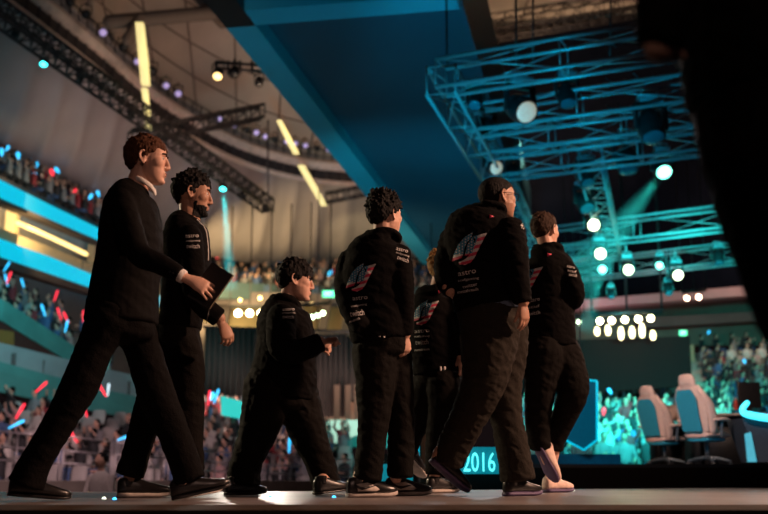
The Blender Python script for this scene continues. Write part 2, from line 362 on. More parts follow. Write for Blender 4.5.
def person(label, Y, head, torso, arms, legs, feet, hands, skin=M_skin, top='hoodie', hairp=None, haircol=M_hbk, trou=M_trou, topm=M_hood, brow=M_hdb, hood=None,
           fold=.006, seed=0, jaw=1.0, shoe='sneaker', logo=False, group=None, rad_scale=1, name='person', nohair=False):
    cx, cy, yaw, pitch, hs = head
    hc = P(cx, cy, Y); H = head_matrix(hc, yaw, pitch, 0, hs)
    base = P(torso[-1][0], torso[-1][1], Y); base.z = 0
    root = empty(name, base, label, 'person', group)
    def sec(l): # (px,py,r_px,dY,depth_m)
        out = []
        for e in l:
            px, py, r, dY = e[:4]; c = P(px, py, Y+dY); k = mpp(c)*r; out.append((c, k, e[4] if len(e) > 4 else k))
        return out
    T = sec(torso); A = [sec(a) for a in arms]; Lg = [sec(a) for a in legs]
    FT = [foot(*f) for f in feet]
    # body: one continuous surface
    b = BM(); add_head(b, H, jaw)
    nk = H @ Vector((-.022, 0, -.045)); nb = T[0][0].copy()
    tube(b, [(H @ Vector((-.02, 0, -.02)), .052*hs, .052*hs), (nk.lerp(nb, .5), .054*hs, .056*hs), (nb, .062, .066), (T[1][0], .055, .085)], n=16)
    tube(b, [(c, a*.55, d*.6) for c, a, d in T], n=14, sub=2)
    for a, hn in zip(A, hands):
        tube(b, [(T[1][0].lerp(a[0][0], .3), .05, .05)]+[(c, min(.036, r*.7), min(.036, r*.7)) for c, r, d in (a if hn else a[:-1])], n=10, sub=2)
    for l, ft in zip(Lg, FT):
        tube(b, [(T[-1][0].lerp(l[0][0], .5), .06, .06)]+[(c, min(.06, r*.6), min(.06, r*.6)) for c, r, d in l[:-1]]+[(ft[2], .034, .034), (ft[0].lerp(ft[1], .25)+Vector((0, 0, .06)), .03, .03), (ft[0].lerp(ft[1], .6)+Vector((0, 0, .04)), .025, .02)], n=10, sub=2)
    for a, h in zip(A, hands):
        if h is None: continue
        add_hand(b, a[-1][0]+Vector(h['f']).normalized()*h.get('off', .02), h['f'], h['b'], h.get('side', 1), h.get('curl', (20, 25, 15)), h.get('s', 1.), h.get('spread', 4), h.get('thumb', 35), h.get('fan', 0))
    me = remesh(b, .0046, 2, .4); sockets(me, H); obj('body', me, skin, root)
    face_bits(H, root, skin, brow)
    if not nohair: hair(H, root, haircol, **(hairp or {}))
    # upper garment
    b = BM(); tube(b, T, n=28, sub=4, cap=(.3, .12))
    for a in A: tube(b, a, n=16, sub=4, cap=(1, .15))
    if hood:
        hx = H.to_3x3().normalized(); f = Matrix.Rotation(R(yaw if hood is True else hood), 3, 'Z') @ Vector((1, 0, 0)); l = Vector((-f.y, f.x, 0)); c = nb+Vector((0, 0, .012))
        pts = [c+f*.085-Vector((0, 0, .055)), c+f*.055+l*.075-Vector((0, 0, .02)), c-f*.02+l*.092+Vector((0, 0, .004)), c-f*.078+l*.05+Vector((0, 0, .006)), c-f*.088-Vector((0, 0, .002)),
               c-f*.078-l*.05+Vector((0, 0, .006)), c-f*.02-l*.092+Vector((0, 0, .004)), c+f*.055-l*.075-Vector((0, 0, .02)), c+f*.085-Vector((0, 0, .055))]
        tube(b, [(p, .021, .021) for p in pts], n=10, sub=3)
        ell(b, c-f*.090-Vector((0, 0, .050)), (.038, .085, .060), Matrix.Rotation(math.atan2(f.y, f.x), 3, 'Z'))
        ell(b, c-f*.05-Vector((0, 0, .03)), (.06, .09, .05), Matrix.Rotation(math.atan2(f.y, f.x), 3, 'Z'))
    me = remesh(b, .0085, 4); wrinkle(me, fold, 7, 15, seed); wrinkle(me, fold*.45, 18, 30, seed+9)
    up = obj(top, me, topm, root)
    b = BM(); c0, r0, d0 = T[-1]
    tube(b, [(c0+Vector((0, 0, .10)), r0*.86, d0*.84), (c0, r0*.93, d0*.88), (c0-Vector((0, 0, .07)), r0*.90, d0*.86)], n=24, cap=(.3, .25))
    for l in Lg: tube(b, l, n=16, sub=4, cap=(1, .1))
    me = remesh(b, .009, 4); wrinkle(me, fold*1.1, 8, 13, seed+3); wrinkle(me, fold*.5, 16, 34, seed+5)
    tr = obj('trousers', me, trou, root)
    for ft in FT: add_shoe(root, ft[0], ft[1], shoe, 'shoe', L=(ft[1]-ft[0]).length, logo=logo)
    return dict(root=root, H=H, T=T, A=A, L=Lg, up=up, tr=tr, F=FT)
def bvh(o):
    me = o.data; og = ORG[o.name]
    return BVHTree.FromPolygons([v.co+og for v in me.vertices], [p.vertices[:] for p in me.polygons])
def stick(bv, px, py, lift=.0035):
    r = ray(px, py).normalized(); h = bv.ray_cast(C0, r, 60)
    if h[0] is None: return None
    n = h[1]
    if n.dot(r) > 0: n = -n
    return h[0]-r*lift*.7+n*lift*.5
def text_mesh(s):
    cu = bpy.data.curves.new('t', 'FONT'); cu.body = s; cu.resolution_u = 3; cu.align_x = 'CENTER'; cu.align_y = 'CENTER'
    o = bpy.data.objects.new('t', cu); COL.objects.link(o); dg = bpy.context.evaluated_depsgraph_get()
    me = bpy.data.meshes.new_from_object(o.evaluated_get(dg)); bpy.data.objects.remove(o); bpy.data.curves.remove(cu); return me
def text_on(s, bv, cx, cy, wpx, hpx, rot, parent, m=None, shear=0, name='print_text'):
    me = text_mesh(s); b = BM(); b.from_mesh(me)
    bmesh.ops.triangulate(b, faces=b.faces)
    for _ in range(2):
        es = [e for e in b.edges if e.calc_length() > .22]
        if es: bmesh.ops.subdivide_edges(b, edges=es, cuts=1); bmesh.ops.triangulate(b, faces=b.faces)
    xs = [v.co.x for v in b.verts]; ys = [v.co.y for v in b.verts]; W_ = max(xs)-min(xs); Hh = max(ys)-min(ys); mx = (max(xs)+min(xs))/2; my = (max(ys)+min(ys))/2
    ca, sa = math.cos(R(rot)), math.sin(R(rot)); bad = []
    for v in b.verts:
        u = (v.co.x-mx)/W_*wpx; w_ = (v.co.y-my)/Hh*hpx; u += shear*w_
        q = stick(bv, cx+u*ca-w_*sa, cy-u*sa-w_*ca)
        if q is None: bad.append(v)
        else: v.co = q
    if bad: bmesh.ops.delete(b, geom=bad, context='VERTS')
    if not b.faces: b.free(); return
    return obj(name, b, m or M_print, parent)
def inpoly(x, y, pg):
    c = False; n = len(pg)
    for i in range(n):
        x1, y1 = pg[i]; x2, y2 = pg[(i+1) % n]
        if (y1 > y) != (y2 > y) and x < (x2-x1)*(y-y1)/(y2-y1)+x1: c = not c
    return c
FLAG = [[(118, 472), (132, 425), (150, 385), (180, 348), (222, 320), (214, 350), (192, 375), (180, 405), (174, 436), (166, 455)],
        [(226, 341), (292, 325), (272, 365), (250, 410), (232, 450), (212, 478), (185, 491), (155, 487), (152, 476), (176, 466), (192, 455), (208, 430), (222, 395), (236, 362)],
        [(194, 388), (224, 342), (228, 372), (214, 414), (198, 440), (182, 443)]]
def flag_on(bv, x0, y0, w, h, parent, clipx=None):
    """star-and-stripe numeral print inside pixel box x0..x0+w"""
    b = BM(); N = 60; g = {}
    def pp(i, j): return (x0+w*i/N, y0+h*j/N)
    for i in range(N):
        for j in range(N):
            u, v = 118+174*(i+.5)/N, 320+171*(j+.5)/N
            if not any(inpoly(u, v, pg) for pg in FLAG): continue
            s = (v-320+.28*(u-118))
            if u < 238-.35*(v-320)+18 and v < 440-.1*(u-118):
                mi = 0
                a, c = (u-118)/15, (v-320)/15
                if ((a % 1-.5)**2+((c+.5*(int(a) % 2)) % 1-.5)**2) < .07: mi = 1
            else: mi = 2 if int(s/17) % 2 == 0 else 1
            vs = []
            for di, dj in ((0, 0), (1, 0), (1, 1), (0, 1)):
                k = (i+di, j+dj)
                if k not in g:
                    q = stick(bv, *pp(*k)); g[k] = b.verts.new(q) if q is not None else None
                vs.append(g[k])
            if None in vs: continue
            b.faces.new(vs).material_index = mi
    if not b.faces: b.free(); return
    return obj('flag_print', b, [M_pblue, M_print, M_pred], parent)

def shell(pr, name, m, cond, off=.003, jit=.0015):
    """thin layer grown on the head surface where cond(local) holds"""
    body = next(c for c in pr['root'].children if c.name.startswith('body')); me = body.data; Hi = pr['H'].inverted(); og = ORG[body.name]
    b = BM(); mp = {}; pos = [v.co+og for v in me.vertices]; loc = {}
    hc = pr['H'].translation
    near = [i for i, p in enumerate(pos) if (p-hc).length < .17]; ns = set(near)
    for i in near: loc[i] = Hi @ pos[i]
    for p in me.polygons:
        if not all(v in ns for v in p.vertices): continue
        c = sum((loc[v] for v in p.vertices), Vector())/len(p.vertices)
        if not cond(c): continue
        vs = []
        for v in p.vertices:
            if v not in mp: mp[v] = b.verts.new(pos[v]+me.vertices[v].normal*(off+jit*noise.noise(pos[v]*160)))
            vs.append(mp[v])
        b.faces.new(vs)
    mm = obj(name, b, m, pr['root']); md = mm.modifiers.new('thickness', 'SOLIDIFY'); md.thickness = -off; md.offset = 1; return mm
# ================= the setting =================
def wnoise_mat(name, c1, c2, scale, rough=.5, stretch=(1, 1, 1), bump=.1):
    return mat(name, [(a+b)/2 for a, b in zip(c1, c2)], rough, var=.3, scale=scale, stretch=stretch, bump=bump)
# stage: dark deck in front, worn trim, pale glossy top
M_deck = mat('stage_black', (.004, .004, .004), 1, var=.3, scale=5, spec=0)
M_top = mat('stage_vinyl', (.22, .19, .19), .34, spec=.35, var=.2, scale=3, bump=.03)
M_trim = mat('stage_trim', (.05, .036, .026), .9, spec=.08, var=.3, scale=12)
b = BM(); box(b, (0, 1.0, -.35), (16, 6.2, .70)); obj('floor', b, M_deck, kind='structure', smooth=False)
b = BM()
quad(b, [(-9, 4.75, 0), (9, 4.75, 0), (9, 9.45, 0), (3.0, 9.45, 0), (-.4, 7.9, 0), (-9, 6.9, 0)]); quad(b, [(-9, 6.9, 0), (-.4, 7.9, 0), (-.4, 7.9, -1.2), (-9, 6.9, -1.2)]); quad(b, [(-.4, 7.9, 0), (3, 9.45, 0), (3, 9.45, -1.2), (-.4, 7.9, -1.2)])
quad(b, [(3, 9.45, 0), (9, 9.45, 0), (9, 9.45, -1.2), (3, 9.45, -1.2)])
obj('floor', b, M_top, kind='structure', smooth=False)
b = BM(); box(b, (0, 4.43, -.05), (18, .64, .105)); obj('trim_1', b, M_trim, kind='structure', smooth=False)
b = BM(); box(b, (0, 45, -1.25), (80, 90, .1)); obj('floor', b, mat('arena_floor', (.06, .055, .055), .7, scale=2), kind='structure', smooth=False)
# raised platform at the right
M_riser = mat('platform_skirt', (.010, .006, .005), .8); M_ptop = mat('platform_top', (.03, .05, .07), .35)
b = BM(); box(b, (6.6, 14.2, -.54), (12.4, 9.4, 1.42)); pf = obj('floor', b, M_riser, kind='structure', smooth=False)
b = BM(); box(b, (6.6, 14.2, .185), (12.4, 9.4, .03)); obj('trim_2', b, M_ptop, kind='structure', smooth=False)
# little floor light spots on stage edge
M_gel = mat('blue_gel', (.05, .3, .8), .4, emit=(.05, .45, 1), es=3); M_gelw = mat('white_gel', (.8, .8, .7), .4, emit=(.9, 1, .8), es=2)
for px, py, m, lb in ((104, 499, M_gelw, 'small white marker light on stage edge by the pit'), (114.5, 499.5, M_gel, 'small blue marker light beside the white one on stage edge'),
                      (270, 497.5, M_gel, 'faint blue marker light behind the shortest player'), (334, 497.5, M_gel, 'small blue marker light at front toe of shortest player'), (573, 491, M_gelw, 'small white marker light right of the white shoes')):
    c = G(px, py, 0); c.z = 0; b = BM(); cyl(b, c, c+Vector((0, 0, .006)), .012, 14, .010); ell(b, c+Vector((0, 0, .006)), (.009, .009, .006), u=10, v=6); prop(obj('marker_light', b, m), lb, 'light')
# ---- bowl walls ----
def wall(name, pts, th, m, kind='structure', label=None, cat=None, parent=None):
    """pts (px, ytop, ybot, Y): vertical wall with thickness away from the camera"""
    b = BM(); rows = []
    for px, yt, yb, Y in pts:
        t = P(px, yt, Y); q = P(px, yb, Y); t.x = q.x = (t.x+q.x)/2; rows.append((t, q))
    n = len(rows); fr = []; bk = []
    for i, (t, q) in enumerate(rows):
        d = (rows[min(i+1, n-1)][0]-rows[max(i-1, 0)][0]); nn = Vector((-d.y, d.x, 0)).normalized()*th
        if nn.y < 0: nn = -nn
        fr.append((b.verts.new(t), b.verts.new(q))); bk.append((b.verts.new(t+nn), b.verts.new(q+nn)))
    for i in range(n-1):
        a, c, d, e = fr[i], fr[i+1], bk[i], bk[i+1]
        b.faces.new((a[0], c[0], c[1], a[1])); b.faces.new((d[0], d[1], e[1], e[0])); b.faces.new((a[0], d[0], e[0], c[0])); b.faces.new((a[1], c[1], e[1], d[1]))
    for i in (0, n-1): b.faces.new((fr[i][0], fr[i][1], bk[i][1], bk[i][0]))
    o = obj(name, b, m, parent, smooth=False)
    if parent is None: prop(o, label, cat, None, kind)
    return o
M_rib = mat('cyan_led_ribbon', (.0, .05, .06), .5, emit=(.0, .54, .78), es=1.0, var=.05)
M_con = mat('concrete', (.36, .30, .26), .85, scale=1.5, bump=.1); M_dkc = mat('dark_concrete', (.10, .08, .08), .85, scale=1.5)
M_beige = mat('beige_parapet', (.60, .46, .28), .7, scale=.8, var=.12); M_red = mat('dark_red_wall', (.10, .022, .018), .8, scale=1)
M_tealw = mat('teal_fascia_and_lit_aisle', (.10, .30, .28), .7, scale=1); M_greyw = mat('grey_barrier', (.34, .34, .36), .7, scale=1)
wall('led_ribbon', [(-90, 128, 148, 34), (0, 180, 198, 42), (50, 205, 220, 46), (100, 229, 241, 51), (160, 256, 266, 56)], .3, M_rib, None, 'upper cyan light band running under the top crowd at left', 'led ribbon')
wall('led_ribbon', [(-90, 193, 212, 34), (0, 239, 257, 42), (50, 257, 273, 46), (100, 278, 291, 51), (160, 296, 307, 56)], .3, M_rib, None, 'lower cyan light band under the yellow lit balcony at left', 'led ribbon')
wall('trim_3', [(-90, 148, 153, 33.8), (0, 198, 202, 41.8), (100, 241, 244, 50.8), (160, 266, 269, 55.8)], .5, M_dkc)
wall('trim_4', [(-90, 212, 222, 33.8), (0, 257, 266, 41.8), (100, 291, 297, 50.8), (160, 307, 312, 55.8)], .5, M_dkc)
wall('wall_left', [(-90, 153, 193, 36), (0, 202, 238, 44), (50, 223, 257, 48), (100, 243, 278, 53), (160, 266, 298, 58)], .3, M_con)
wall('wall_left', [(-90, 175, 193, 34.3), (0, 228, 239.5, 42.3), (50, 247, 257.5, 46.3), (100, 268, 278, 51.3), (160, 287, 297, 56.3)], .15, M_beige)
for i in range(9):   # joints of the parapet panels: posts
    px = -20+i*17; Y = 42.1+.088*px+.2; t = .18
    yt = 228+.40*px-.6; b = BM(); a = P(px, yt+1, Y-.12); c = P(px, yt+11, Y-.12); box(b, ((a.x+c.x)/2, a.y, (a.z+c.z)/2), (.06, .06, abs(a.z-c.z))); prop(obj('trim_%d' % (10+i), b, M_dkc, smooth=False), kind='structure')
b = BM(); tube(b, [(P(18, 223, 43.2), .10, .10), (P(50, 237, 46.2), .10, .10), (P(86, 254, 49.4), .10, .10)], n=8); prop(obj('tube_light', b, mat('warm_tube', (.9, .7, .3), .5, emit=(1, .72, .25), es=2.2)), 'long yellow tube light glowing inside the balcony at left', 'light')
for px, w_ in ((12, 10), (92, 8)):
    b = BM(); a = P(px, 203+.42*px, 43+.09*px); c = P(px, 238+.4*px, 43+.09*px); box(b, ((a.x+c.x)/2, a.y, (a.z+c.z)/2), (w_*.042, .5, a.z-c.z)); prop(obj('pillar', b, M_beige, smooth=False), 'square pillar inside the %s end of the yellow lit balcony' % ('near' if px < 50 else 'far'), 'pillar')
# lower bowl at left: wall behind the upper rows, sloping fascia, red wall, barrier, teal-lit aisle
wall('wall_left', [(-90, 225, 300, 38), (0, 266, 330, 45), (100, 296, 370, 53), (160, 312, 380, 58), (215, 325, 385, 62)], .3, M_dkc)
def slab(name, quad_px, th, m, label=None, cat=None, kind='structure'):
    b = BM(); pts = [P(*q) for q in quad_px]; n = (pts[1]-pts[0]).cross(pts[2]-pts[0]).normalized()
    if n.y < 0: n = -n
    prism(b, pts, n*th); return prop(obj(name, b, m, smooth=False), label, cat, None, kind)
slab('trim_5', [(-70, 270, 33), (0, 308, 35), (84, 362, 39), (84, 371, 39), (0, 320, 35), (-70, 285, 33)], .3, M_tealw)
slab('wall_left', [(-70, 285, 33.1), (0, 320, 35.1), (84, 371, 39.1), (84, 382, 39.1), (-70, 350, 33.1)], .3, M_red)
slab('trim_6', [(-4, 329, 34.9), (14, 332, 35.6), (14, 346, 35.6), (-4, 343, 34.9)], .06, mat('orange_panel', (.35, .13, .03), .7))
slab('wall_left', [(-70, 338, 31), (0, 349, 32.5), (95, 372, 36), (200, 396, 41), (200, 418, 41), (95, 396, 36), (0, 371, 32.5), (-70, 362, 31)], .2, M_greyw)
for px in (-30, 13, 42, 88, 103, 128, 150):
    b = BM(); Y = 32.4+.040*px; a = P(px, 350+.245*px, Y-.05); c = P(px, 371+.25*px, Y-.05); box(b, ((a.x+c.x)/2, a.y, (a.z+c.z)/2), (.12, .08, a.z-c.z)); prop(obj('trim_7', b, M_dkc, smooth=False), kind='structure')
slab('wall_left', [(-70, 362, 30.5), (0, 371, 32), (95, 396, 35.5), (200, 418, 40), (200, 432, 40), (95, 412, 35.5), (0, 392, 32), (-70, 385, 30.5)], .3, M_tealw)  # aisle strip, its teal lighting put into the colour
# far bowl (behind third and fourth player, and on the right)
wall('wall_back', [(150, 276, 292, 60), (205, 280, 298, 63), (280, 285, 300, 66), (360, 287, 300, 67), (450, 286, 300, 67)], .4, mat('dark_teal_fascia', (.05, .09, .10), .6, scale=1))
M_warmwall = mat('warm_concourse_wall', (.62, .48, .26), .8, scale=.5, var=.15)
wall('wall_back', [(150, 292, 345, 64), (205, 297, 348, 66), (280, 299, 350, 69), (360, 299, 350, 70), (450, 299, 350, 70)], .4, M_warmwall)
for i, (px, w_) in enumerate(((222, 14), (284, 4), (300, 5), (325, 8), (350, 12), (378, 6))):
    b = BM(); a = P(px, 300, 65.5); c = P(px, 332, 65.5); box(b, ((a.x+c.x)/2, a.y, (a.z+c.z)/2), (w_*.066, .6, a.z-c.z), Matrix.Rotation(.15, 3, 'Y')); prop(obj('pillar', b, M_dkc, smooth=False), 'dark raking column of the lit concourse, number %s from the left' % ['one', 'two', 'three', 'four', 'five', 'six'][i], 'pillar')
slab('trim_8', [(150, 328, 62), (450, 334, 64), (450, 338, 64), (150, 333, 62)], 1, M_dkc)
# bright lamps of the concourse
M_bulb = mat('warm_bulb', (1, .9, .6), .5, emit=(1, .82, .45), es=22, sample=False); M_bulb2 = mat('cool_bulb', (1, 1, .9), .5, emit=(.75, 1, .6), es=9, sample=False); M_dim = mat('dim_bulb', (1, .8, .4), .5, emit=(1, .66, .25), es=3, sample=False)
def flood(px, py, Y, r, m, label, group=None):
    c = P(px, py, Y); k = mpp(c)*r; e = empty('flood_light', c, label, 'light', group)
    b = BM(); cyl(b, c+Vector((0, .55*k, 0)), c+Vector((0, 3*k, .6*k)), k*1.15, 14, k*.6); obj('housing', b, M_blk, e)
    b = BM(); ell(b, c+Vector((0, .3*k, 0)), (k, k*.35, k), u=14, v=8); obj('lens', b, m, e)
    b = BM(); cyl(b, c+Vector((-k*1.3, k, 0)), c+Vector((-k*1.3, k, k*2)), k*.1, 6); cyl(b, c+Vector((k*1.3, k, 0)), c+Vector((k*1.3, k, k*2)), k*.1, 6); cyl(b, c+Vector((-k*1.3, k, k*2)), c+Vector((k*1.3, k, k*2)), k*.1, 6); obj('bracket', b, M_blk, e)
for px, lb in ((238, 'left'), (249.5, 'middle'), (261, 'right')): flood(px, 313, 61, 3.4, M_bulb, 'dazzling warm flood light, %s of three behind the shortest player' % lb)
for px, py, r, lb in ((260, 298, 2, 'above the dazzling three'), (311, 304, 2.4, 'in front of the shortest player'), (240, 300, 1.6, 'above the left dazzling flood'), (296, 322, 1.8, 'beside his chin')): flood(px, py, 61, r, M_dim, 'small yellow lamp of the lit concourse %s' % lb)
for px, py, lb in ((312, 317, 'lowest'), (317.5, 315.5, 'middle'), (323, 313, 'highest')): flood(px, py, 60, 2.3, M_bulb2, 'greenish white lamp before his fists, %s of three' % lb)
def pipe(x0, y0, x1, y1, Y, lab, r=.10):
    b = BM(); a_, c_ = P(x0, y0, Y), P(x1, y1, Y); cyl(b, a_, c_, r, 8)
    for t in (.0, .5, 1): cyl(b, a_.lerp(c_, t), a_.lerp(c_, t)+Vector((0, 0, 6)), r*.4, 6)
    prop(obj('lamp_bar', b, M_blk), lab, 'bar')
pipe(230, 306.4, 270, 306.2, 61.2, 'black pipe carrying the three dazzling floods'); pipe(290, 306, 330, 303, 60.3, 'black pipe carrying the greenish white lamps')
pipe(203, 327, 432, 334, 44, 'pipe the black curtains hang from', .06)
# exit sign
M_exit = mat('exit_green', (.1, .6, .3), .5, emit=(.10, .85, .42), es=2.2, sample=False)
def exit_sign(px, py, w_, h_, Y, label):
    c = P(px, py, Y); k = mpp(c); e = empty('exit_sign', c, label, 'sign')
    b = BM(); box(b, c, (w_*k, .12, h_*k)); obj('face', b, M_exit, e, smooth=False)
    me = text_mesh('EXIT'); me.transform(Matrix.Translation(c+Vector((0, -.07, 0))) @ Matrix.Rotation(math.pi/2, 4, 'X') @ Matrix.Diagonal((w_*k*.32, h_*k*.85, 1, 1))); obj('lettering', me, mat('sign_white', (.8, .9, .8), .5, emit=(.8, 1, .85), es=2, sample=False), e, smooth=False)
exit_sign(328.5, 294, 12, 6.5, 60, 'green lit exit sign between the shortest and the spiky-haired player'); exit_sign(683, 333, 7, 5, 50, 'green lit exit sign above the stairway at right')
# dark drapes hanging in the middle distance
M_drape = mat('dark_drape', (.008, .0055, .005), .9, scale=6, stretch=(4, 1, .2), bump=.4)
def drape(name, px0, px1, yt, yb, Y, m, label, cat='curtain', folds=40, amp=.12, yt2=None, yb2=None):
    b = BM(); n = folds*4; top = []; bot = []
    for i in range(n+1):
        t = i/n; px = px0+(px1-px0)*t; o = amp*math.sin(i*math.pi/2+.3*math.sin(i*1.7)); y1 = yt+((yt2 if yt2 is not None else yt)-yt)*t; y2 = yb+((yb2 if yb2 is not None else yb)-yb)*t
        a = P(px, y1, Y); c = P(px, y2, Y); a.y += o; c.y += o; c.x = a.x; top.append(a); bot.append(c)
    T1 = [b.verts.new(p) for p in top]; B1 = [b.verts.new(p) for p in bot]; T2 = [b.verts.new(p+Vector((0, .05, 0))) for p in top]; B2 = [b.verts.new(p+Vector((0, .05, 0))) for p in bot]
    for i in range(n):
        for q in ((T1[i], B1[i], B1[i+1], T1[i+1]), (T2[i], T2[i+1], B2[i+1], B2[i]), (T1[i], T1[i+1], T2[i+1], T2[i]), (B1[i], B2[i], B2[i+1], B1[i+1])): b.faces.new(q)
    return prop(obj(name, b, m), label, cat)
drape('black_curtain', 205, 262, 326, 396, 44, mat('night_teal_drape', (.002, .005, .006), .9, scale=6, stretch=(4, 1, .2)), 'dark teal curtain under the concourse lamps, left of the shortest player', folds=10, yt2=330)
drape('black_curtain', 255, 347, 334, 419, 42, M_drape, 'black hanging curtain between the shortest and the spiky-haired player', folds=18, yb2=417)
drape('black_curtain', 340, 430, 338, 400, 44, M_drape, 'black curtain glimpsed between the flag hoodies', folds=14)
wall('wall_back', [(262, 405, 422, 47), (350, 402, 425, 47), (440, 402, 425, 47)], .3, mat('brown_wall', (.14, .09, .06), .8))
for i, px in enumerate((337, 348, 357)):
    b = BM(); a = P(px, 385, 41.5); c = P(px, 428, 41.5); box(b, ((a.x+c.x)/2, a.y, (a.z+c.z)/2), (.22, .2, a.z-c.z)); prop(obj('scaffold_post', b, mat('brown_post', (.05, .03, .018), .8), smooth=False), '%s brown scaffold post below the black curtain' % ('leftmost', 'middle', 'rightmost')[i], 'post')
wall('wall_back', [(310, 420, 446, 40), (380, 420, 448, 40), (440, 420, 448, 40)], .3, M_tealw)
# giant dark backdrop behind the stage
M_back = mat('backdrop_black', (.004, .005, .009), 1, scale=2, spec=0)
slab('wall_back', [(436, 48, 52), (640, 14, 52), (900, -30, 52), (900, 290, 52), (640, 300, 52), (436, 304, 52)], .5, M_back)
slab('trim_9', [(568, 301, 50), (780, 283, 50), (900, 274, 50), (900, 284, 50), (780, 293, 50), (568, 309, 50)], 1.2, mat('pink_soffit', (.42, .24, .26), .6, scale=1))
slab('wall_right', [(560, 306, 55), (900, 288, 55), (900, 345, 55), (560, 345, 55)], .4, mat('brown_concrete', (.20, .14, .11), .8, scale=1))
slab('trim_9', [(640, 318, 53), (900, 303, 53), (900, 312, 53), (640, 328, 53)], .8, M_dkc)
# dark projection screen and its truss of lamps
slab('hanging_screen', [(572, 340, 36), (690, 336, 36), (692, 386, 36), (572, 394, 36)], .3, mat('screen_dark', (.020, .007, .007), 1, spec=0), 'dark hanging screen under the row of bright lamps at right', 'screen', None)
slab('hanging_screen', [(505, 352, 38), (572, 350, 38), (572, 394, 38), (505, 396, 38)], .3, mat('screen_teal', (.002, .005, .006), 1, spec=0), 'dark teal hanging panel between the legs of the last two players', 'screen', None)
for i, px in enumerate((600, 612, 625, 638.5, 651)): flood(px, 321-.055*(px-600), 35, 3.2, M_bulb2 if 0 else M_bulb, 'bright round lamp over the hanging screen, %s in the row' % ('first', 'second', 'third', 'fourth', 'fifth')[i])
pipe(592, 315, 662, 311.2, 35.1, 'black pipe over the row of bright lamps at right'); pipe(568, 316, 584, 316, 44.1, 'short black pipe over the small lamp pair', .06); pipe(682, 292, 706, 290, 44.1, 'short black pipe over the pink lamp pair', .06)
M_lamp2 = mat('lamp_glow', (1, .8, .5), .5, emit=(1, .75, .38), es=5, sample=False)
for i, (px, py, hh) in enumerate(((597, 331, 4), (608, 330, 5), (621, 333, 7), (632, 332, 6), (642, 330, 8), (653, 335, 4.5))):
    c = P(px, py, 35.2); k = mpp(c); e = empty('stage_lamp', c, 'tall glowing lamp below the bright row, %s from the left' % ('first', 'second', 'third', 'fourth', 'fifth', 'sixth')[i], 'light')
    b = BM(); tube(b, [(c+Vector((0, 0, -hh*k*.7)), 2.3*k, 2*k), (c, 2.8*k, 2*k), (c+Vector((0, 0, hh*k*.6)), 2*k, 2*k)], n=10); obj('bulb', b, M_lamp2, e)
    b = BM(); cyl(b, c+Vector((0, .1, hh*k*.7)), c+Vector((0, .1, hh*k*1.3)), 1.6*k, 10); obj('cap', b, M_blk, e)
for px, py, r, lb in ((571, 322, 2, 'left one of a small pair right of folded arms'), (579, 322, 2, 'right one of a small pair right of folded arms'), (577, 301, 1.8, 'small one above that pair'), (687, 298, 2.6, 'left one of the pink pair'), (699, 297, 2.8, 'right one of the pink pair')):
    flood(px, py, 44, r, mat('pink_bulb', (1, .7, .5), .5, emit=(1, .62, .42), es=12, sample=False) if px > 600 else M_bulb2, 'distant lamp, '+lb)
# ---- ring, roof and fabric ----
RING = [(-110, -150, 18), (-40, -65, 18), (40, 0, 18), (95, 45, 18), (150, 92, 18), (200, 124, 18), (250, 148, 18), (300, 162, 18), (350, 168, 18), (420, 170, 18), (520, 168, 18), (640, 162, 18), (760, 152, 18), (900, 130, 18)]
RW = [G(*p) for p in RING]
def smooth_path(pts, k=4):
    out = []
    for i in range(len(pts)-1):
        p0, p1, p2, p3 = pts[max(i-1, 0)], pts[i], pts[i+1], pts[min(i+2, len(pts)-1)]
        for j in range(k):
            t = j/k; out.append(.5*((2*p1)+(p2-p0)*t+(2*p0-5*p1+4*p2-p3)*t*t+(3*p1-p0-3*p2+p3)*t**3))
    return out+[pts[-1]]
RS = smooth_path(RW, 6)
low = [P(px, y, Y) for px, y, Y in ((-260, 60, 34), (-120, 100, 40), (0, 149, 48), (60, 182, 53), (110, 210, 58), (160, 240, 63), (220, 258, 68), (280, 266, 73), (340, 268, 77), (430, 268, 79), (540, 250, 79), (650, 240, 76), (780, 220, 70), (960, 180, 62))]
LS = smooth_path(low, 6)
def ruled(A, B, sag=0, rows=8, fold=0, n=160):
    b = BM(); g = []
    for i in range(n+1):
        t = i/n; fa = t*(len(A)-1); fb = t*(len(B)-1)
        a = A[int(fa)].lerp(A[min(int(fa)+1, len(A)-1)], fa % 1); c = B[int(fb)].lerp(B[min(int(fb)+1, len(B)-1)], fb % 1)
        g.append([])
        for j in range(rows+1):
            s = j/rows; p = a.lerp(c, s); p.z -= sag*math.sin(math.pi*s)+fold*(.5+.5*math.cos(t*2*math.pi*26))**3*math.sin(math.pi*s)
            g[-1].append(b.verts.new(p))
    for i in range(n):
        for j in range(rows): b.faces.new((g[i][j], g[i+1][j], g[i+1][j+1], g[i][j+1]))
    return b
M_fab = mat('tent_fabric', (.42, .36, .37), .8, scale=.25, var=.10, bump=.05)
M_roof = mat('roof_panels', (.46, .38, .32), .8, scale=.4, var=.12)
RB = [p+Vector((0, 1.2, 1.0)) for p in RS]
o = obj('ceiling', ruled(LS, RB, sag=1.2, fold=.35, rows=10, n=240), M_fab, kind='structure')
UPP = smooth_path([G(px, py, 27) for px, py in ((-500, -500), (-200, -420), (0, -300), (150, -220), (300, -160), (450, -140), (600, -180), (800, -260), (1000, -400))], 6)
def roofgrid(A, B):
    b = ruled(A, B, sag=-1.5, rows=8, n=96); return b
obj('ceiling', roofgrid(RB, UPP), M_roof, kind='structure')
M_line = mat('roof_joint', (.16, .12, .10), .8)
